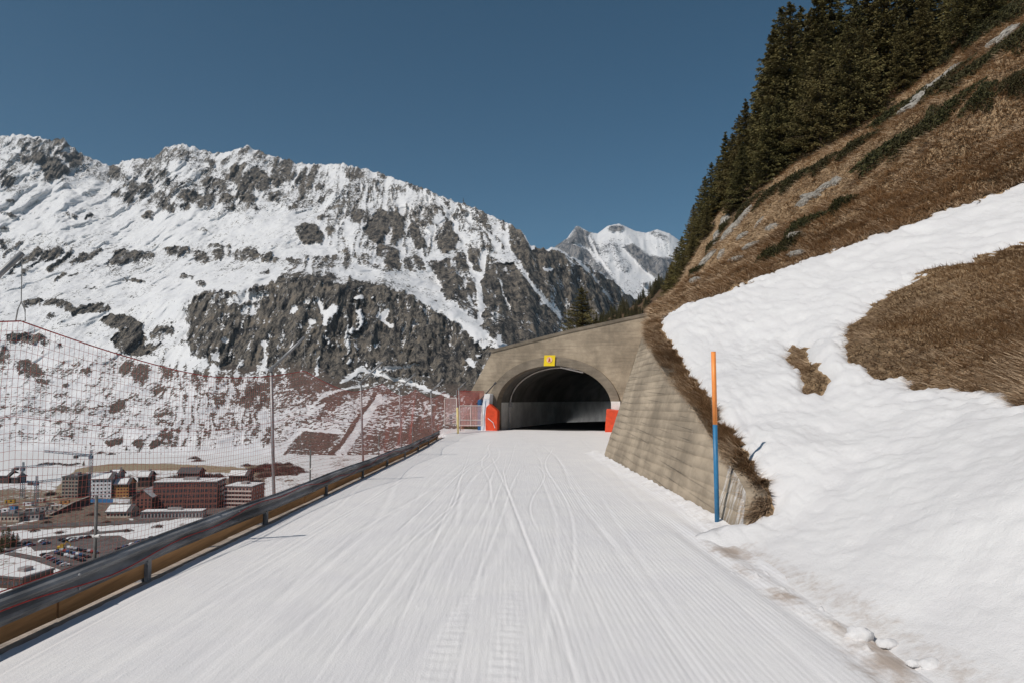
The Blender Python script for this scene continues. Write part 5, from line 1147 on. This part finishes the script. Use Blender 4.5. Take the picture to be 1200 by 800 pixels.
# trees and bushes on the valley floor
for px, py, h in [(3,640,9),(9,641,11),(15,640,8),(1,647,8),(20,637,6),(98,545,5),(148,530,8),(112,525,9),(165,522,8)]:
    p = vpt(px, py); plant(p.x, p.y, VZ, h, 'dark conifer standing on the valley floor near the car parks' if py > 600 else 'dark conifer at the far edge of the valley floor', 'conifers by the car parks' if py > 600 else 'conifers at the valley edge', None, 1.5)
tw = make_shrub('bare_bush', 41, 1800, 'bare_twigs', True); first_b = True
BUSH = [(290+i*5.2+random.uniform(-2, 2), 549+random.uniform(-5, 7), random.uniform(5, 9)) for i in range(12)] + [(205+i*6, 562+random.uniform(-3, 1), random.uniform(4, 7)) for i in range(9)] + [(48+i*7, 544+random.uniform(-1, 1), random.uniform(3.5, 5)) for i in range(7)] + \
       [(60+i*9, 580+random.uniform(-4, 3), random.uniform(3, 6)) for i in range(2)] + [(118,531,6),(130,532,5),(232,540,6),(228,537,6),(245,558,7),(255,558,7),(252,562,6),(310,558,8),(322,556,8),(335,552,8),(345,549,8),(352,553,7),(75,600,4),(90,597,4),(110,603,4),(125,612,3),(55,612,3),(40,622,3),(70,624,3),(110,622,3),(150,622,3),(185,617,3.5)]
for px, py, r_ in BUSH:
    if first_b: o = tw; first_b = False
    else: o = copy_tree(tw)
    p = vpt(px, py); o.location = (p.x, p.y, VZ-0.1); o.scale = (r_, r_*0.9, r_*0.9); o.rotation_euler = (0, 0, random.uniform(0, 6)); tag(o, 'bare brown bush growing on the snowy valley floor', 'bush', 'bare bushes in the valley')
# pale hut on the cliff shoulder and summit mast
p = PV(585, 398, 1090); e = empty('pylon_hut', (p.x, p.y, p.z-8), 0, 'small white hut high on the snowy shoulder below the grey slabs', 'hut'); MB().box(-3.2, 3.2, 0, 8, 0, 15.5).build('wall', 'white_render', e); MB().box(-3.8, 3.8, -0.5, 8.5, 15.5, 16.2).build('roof', 'snow_roof', e)
p = PV(543, 240, 1815); e = empty('summit_mast', (p.x, p.y, p.z-4), 0, 'thin dark mast standing on the mountain ridge', 'mast'); MB().tube([(0, 0, -10), (0, 0, 22)], [1.1, 0.6], 6).build('pole', 'dark_roof', e); MB().box(-2.2, 2.2, -0.3, 0.3, 14, 15).build('crossarm', 'dark_roof', e)

# containers and stacked material of the building site
CT = ['white_render', 'blue_hoarding', 'beige_render', 'red_render', 'grey_render', 'raw_concrete', 'beige_render', 'white_render', 'yellow_machine', 'raw_concrete', 'grey_render', 'ochre_render']
cn = {'white_render': 'white', 'blue_hoarding': 'blue', 'beige_render': 'beige', 'red_render': 'red brown', 'grey_render': 'grey', 'raw_concrete': 'concrete grey', 'yellow_machine': 'yellow', 'ochre_render': 'orange'}
for i, (px, py, yw) in enumerate([(5,600,10),(16,597,-20),(24,603,5),(36,600,30),(50,598,0),(58,594,-15),(66,596,20),(33,592,0),(12,589,15),(48,588,-10),(60,602,0),(76,590,10)]):
    p = vpt(px, py); e = empty('site_container', (p.x, p.y, VZ), R(yw), cn[CT[i]]+' container standing on the muddy building site', 'container', cn[CT[i]]+' containers on the building site')
    MB().box(-3, 3, -1.2, 1.2, 0.15, 2.75).build('body', CT[i], e, False, 0.06); MB().box(-3.02, 3.02, -1.22, 1.22, 2.75, 2.85).build('roof', 'snow_roof' if i % 3 == 0 else 'dark_roof', e)
    MB().box(-2.4, -1.5, -1.24, -1.2, 0.3, 2.3).build('door', 'dark_roof', e); MB().box(0.2, 1.6, -1.24, -1.2, 1.2, 2.2).build('window', 'window_glass', e)

# ================================================================== AIR
hm = bpy.data.materials.new('thin_air'); hm.use_nodes = True; hn = hm.node_tree; hn.nodes.clear()
pv = hn.nodes.new('ShaderNodeVolumePrincipled'); ho = hn.nodes.new('ShaderNodeOutputMaterial'); hn.links.new(pv.outputs[0], ho.inputs['Volume'])
pv.inputs['Color'].default_value = (0.72, 0.86, 1.0, 1); pv.inputs['Density'].default_value = 0.00004; pv.inputs['Anisotropy'].default_value = 0.2; MATS['thin_air'] = hm
tag(MB().box(-4500, 4500, -60, 7500, VZ-8, 1650).build('haze', 'thin_air'), kind='stuff')
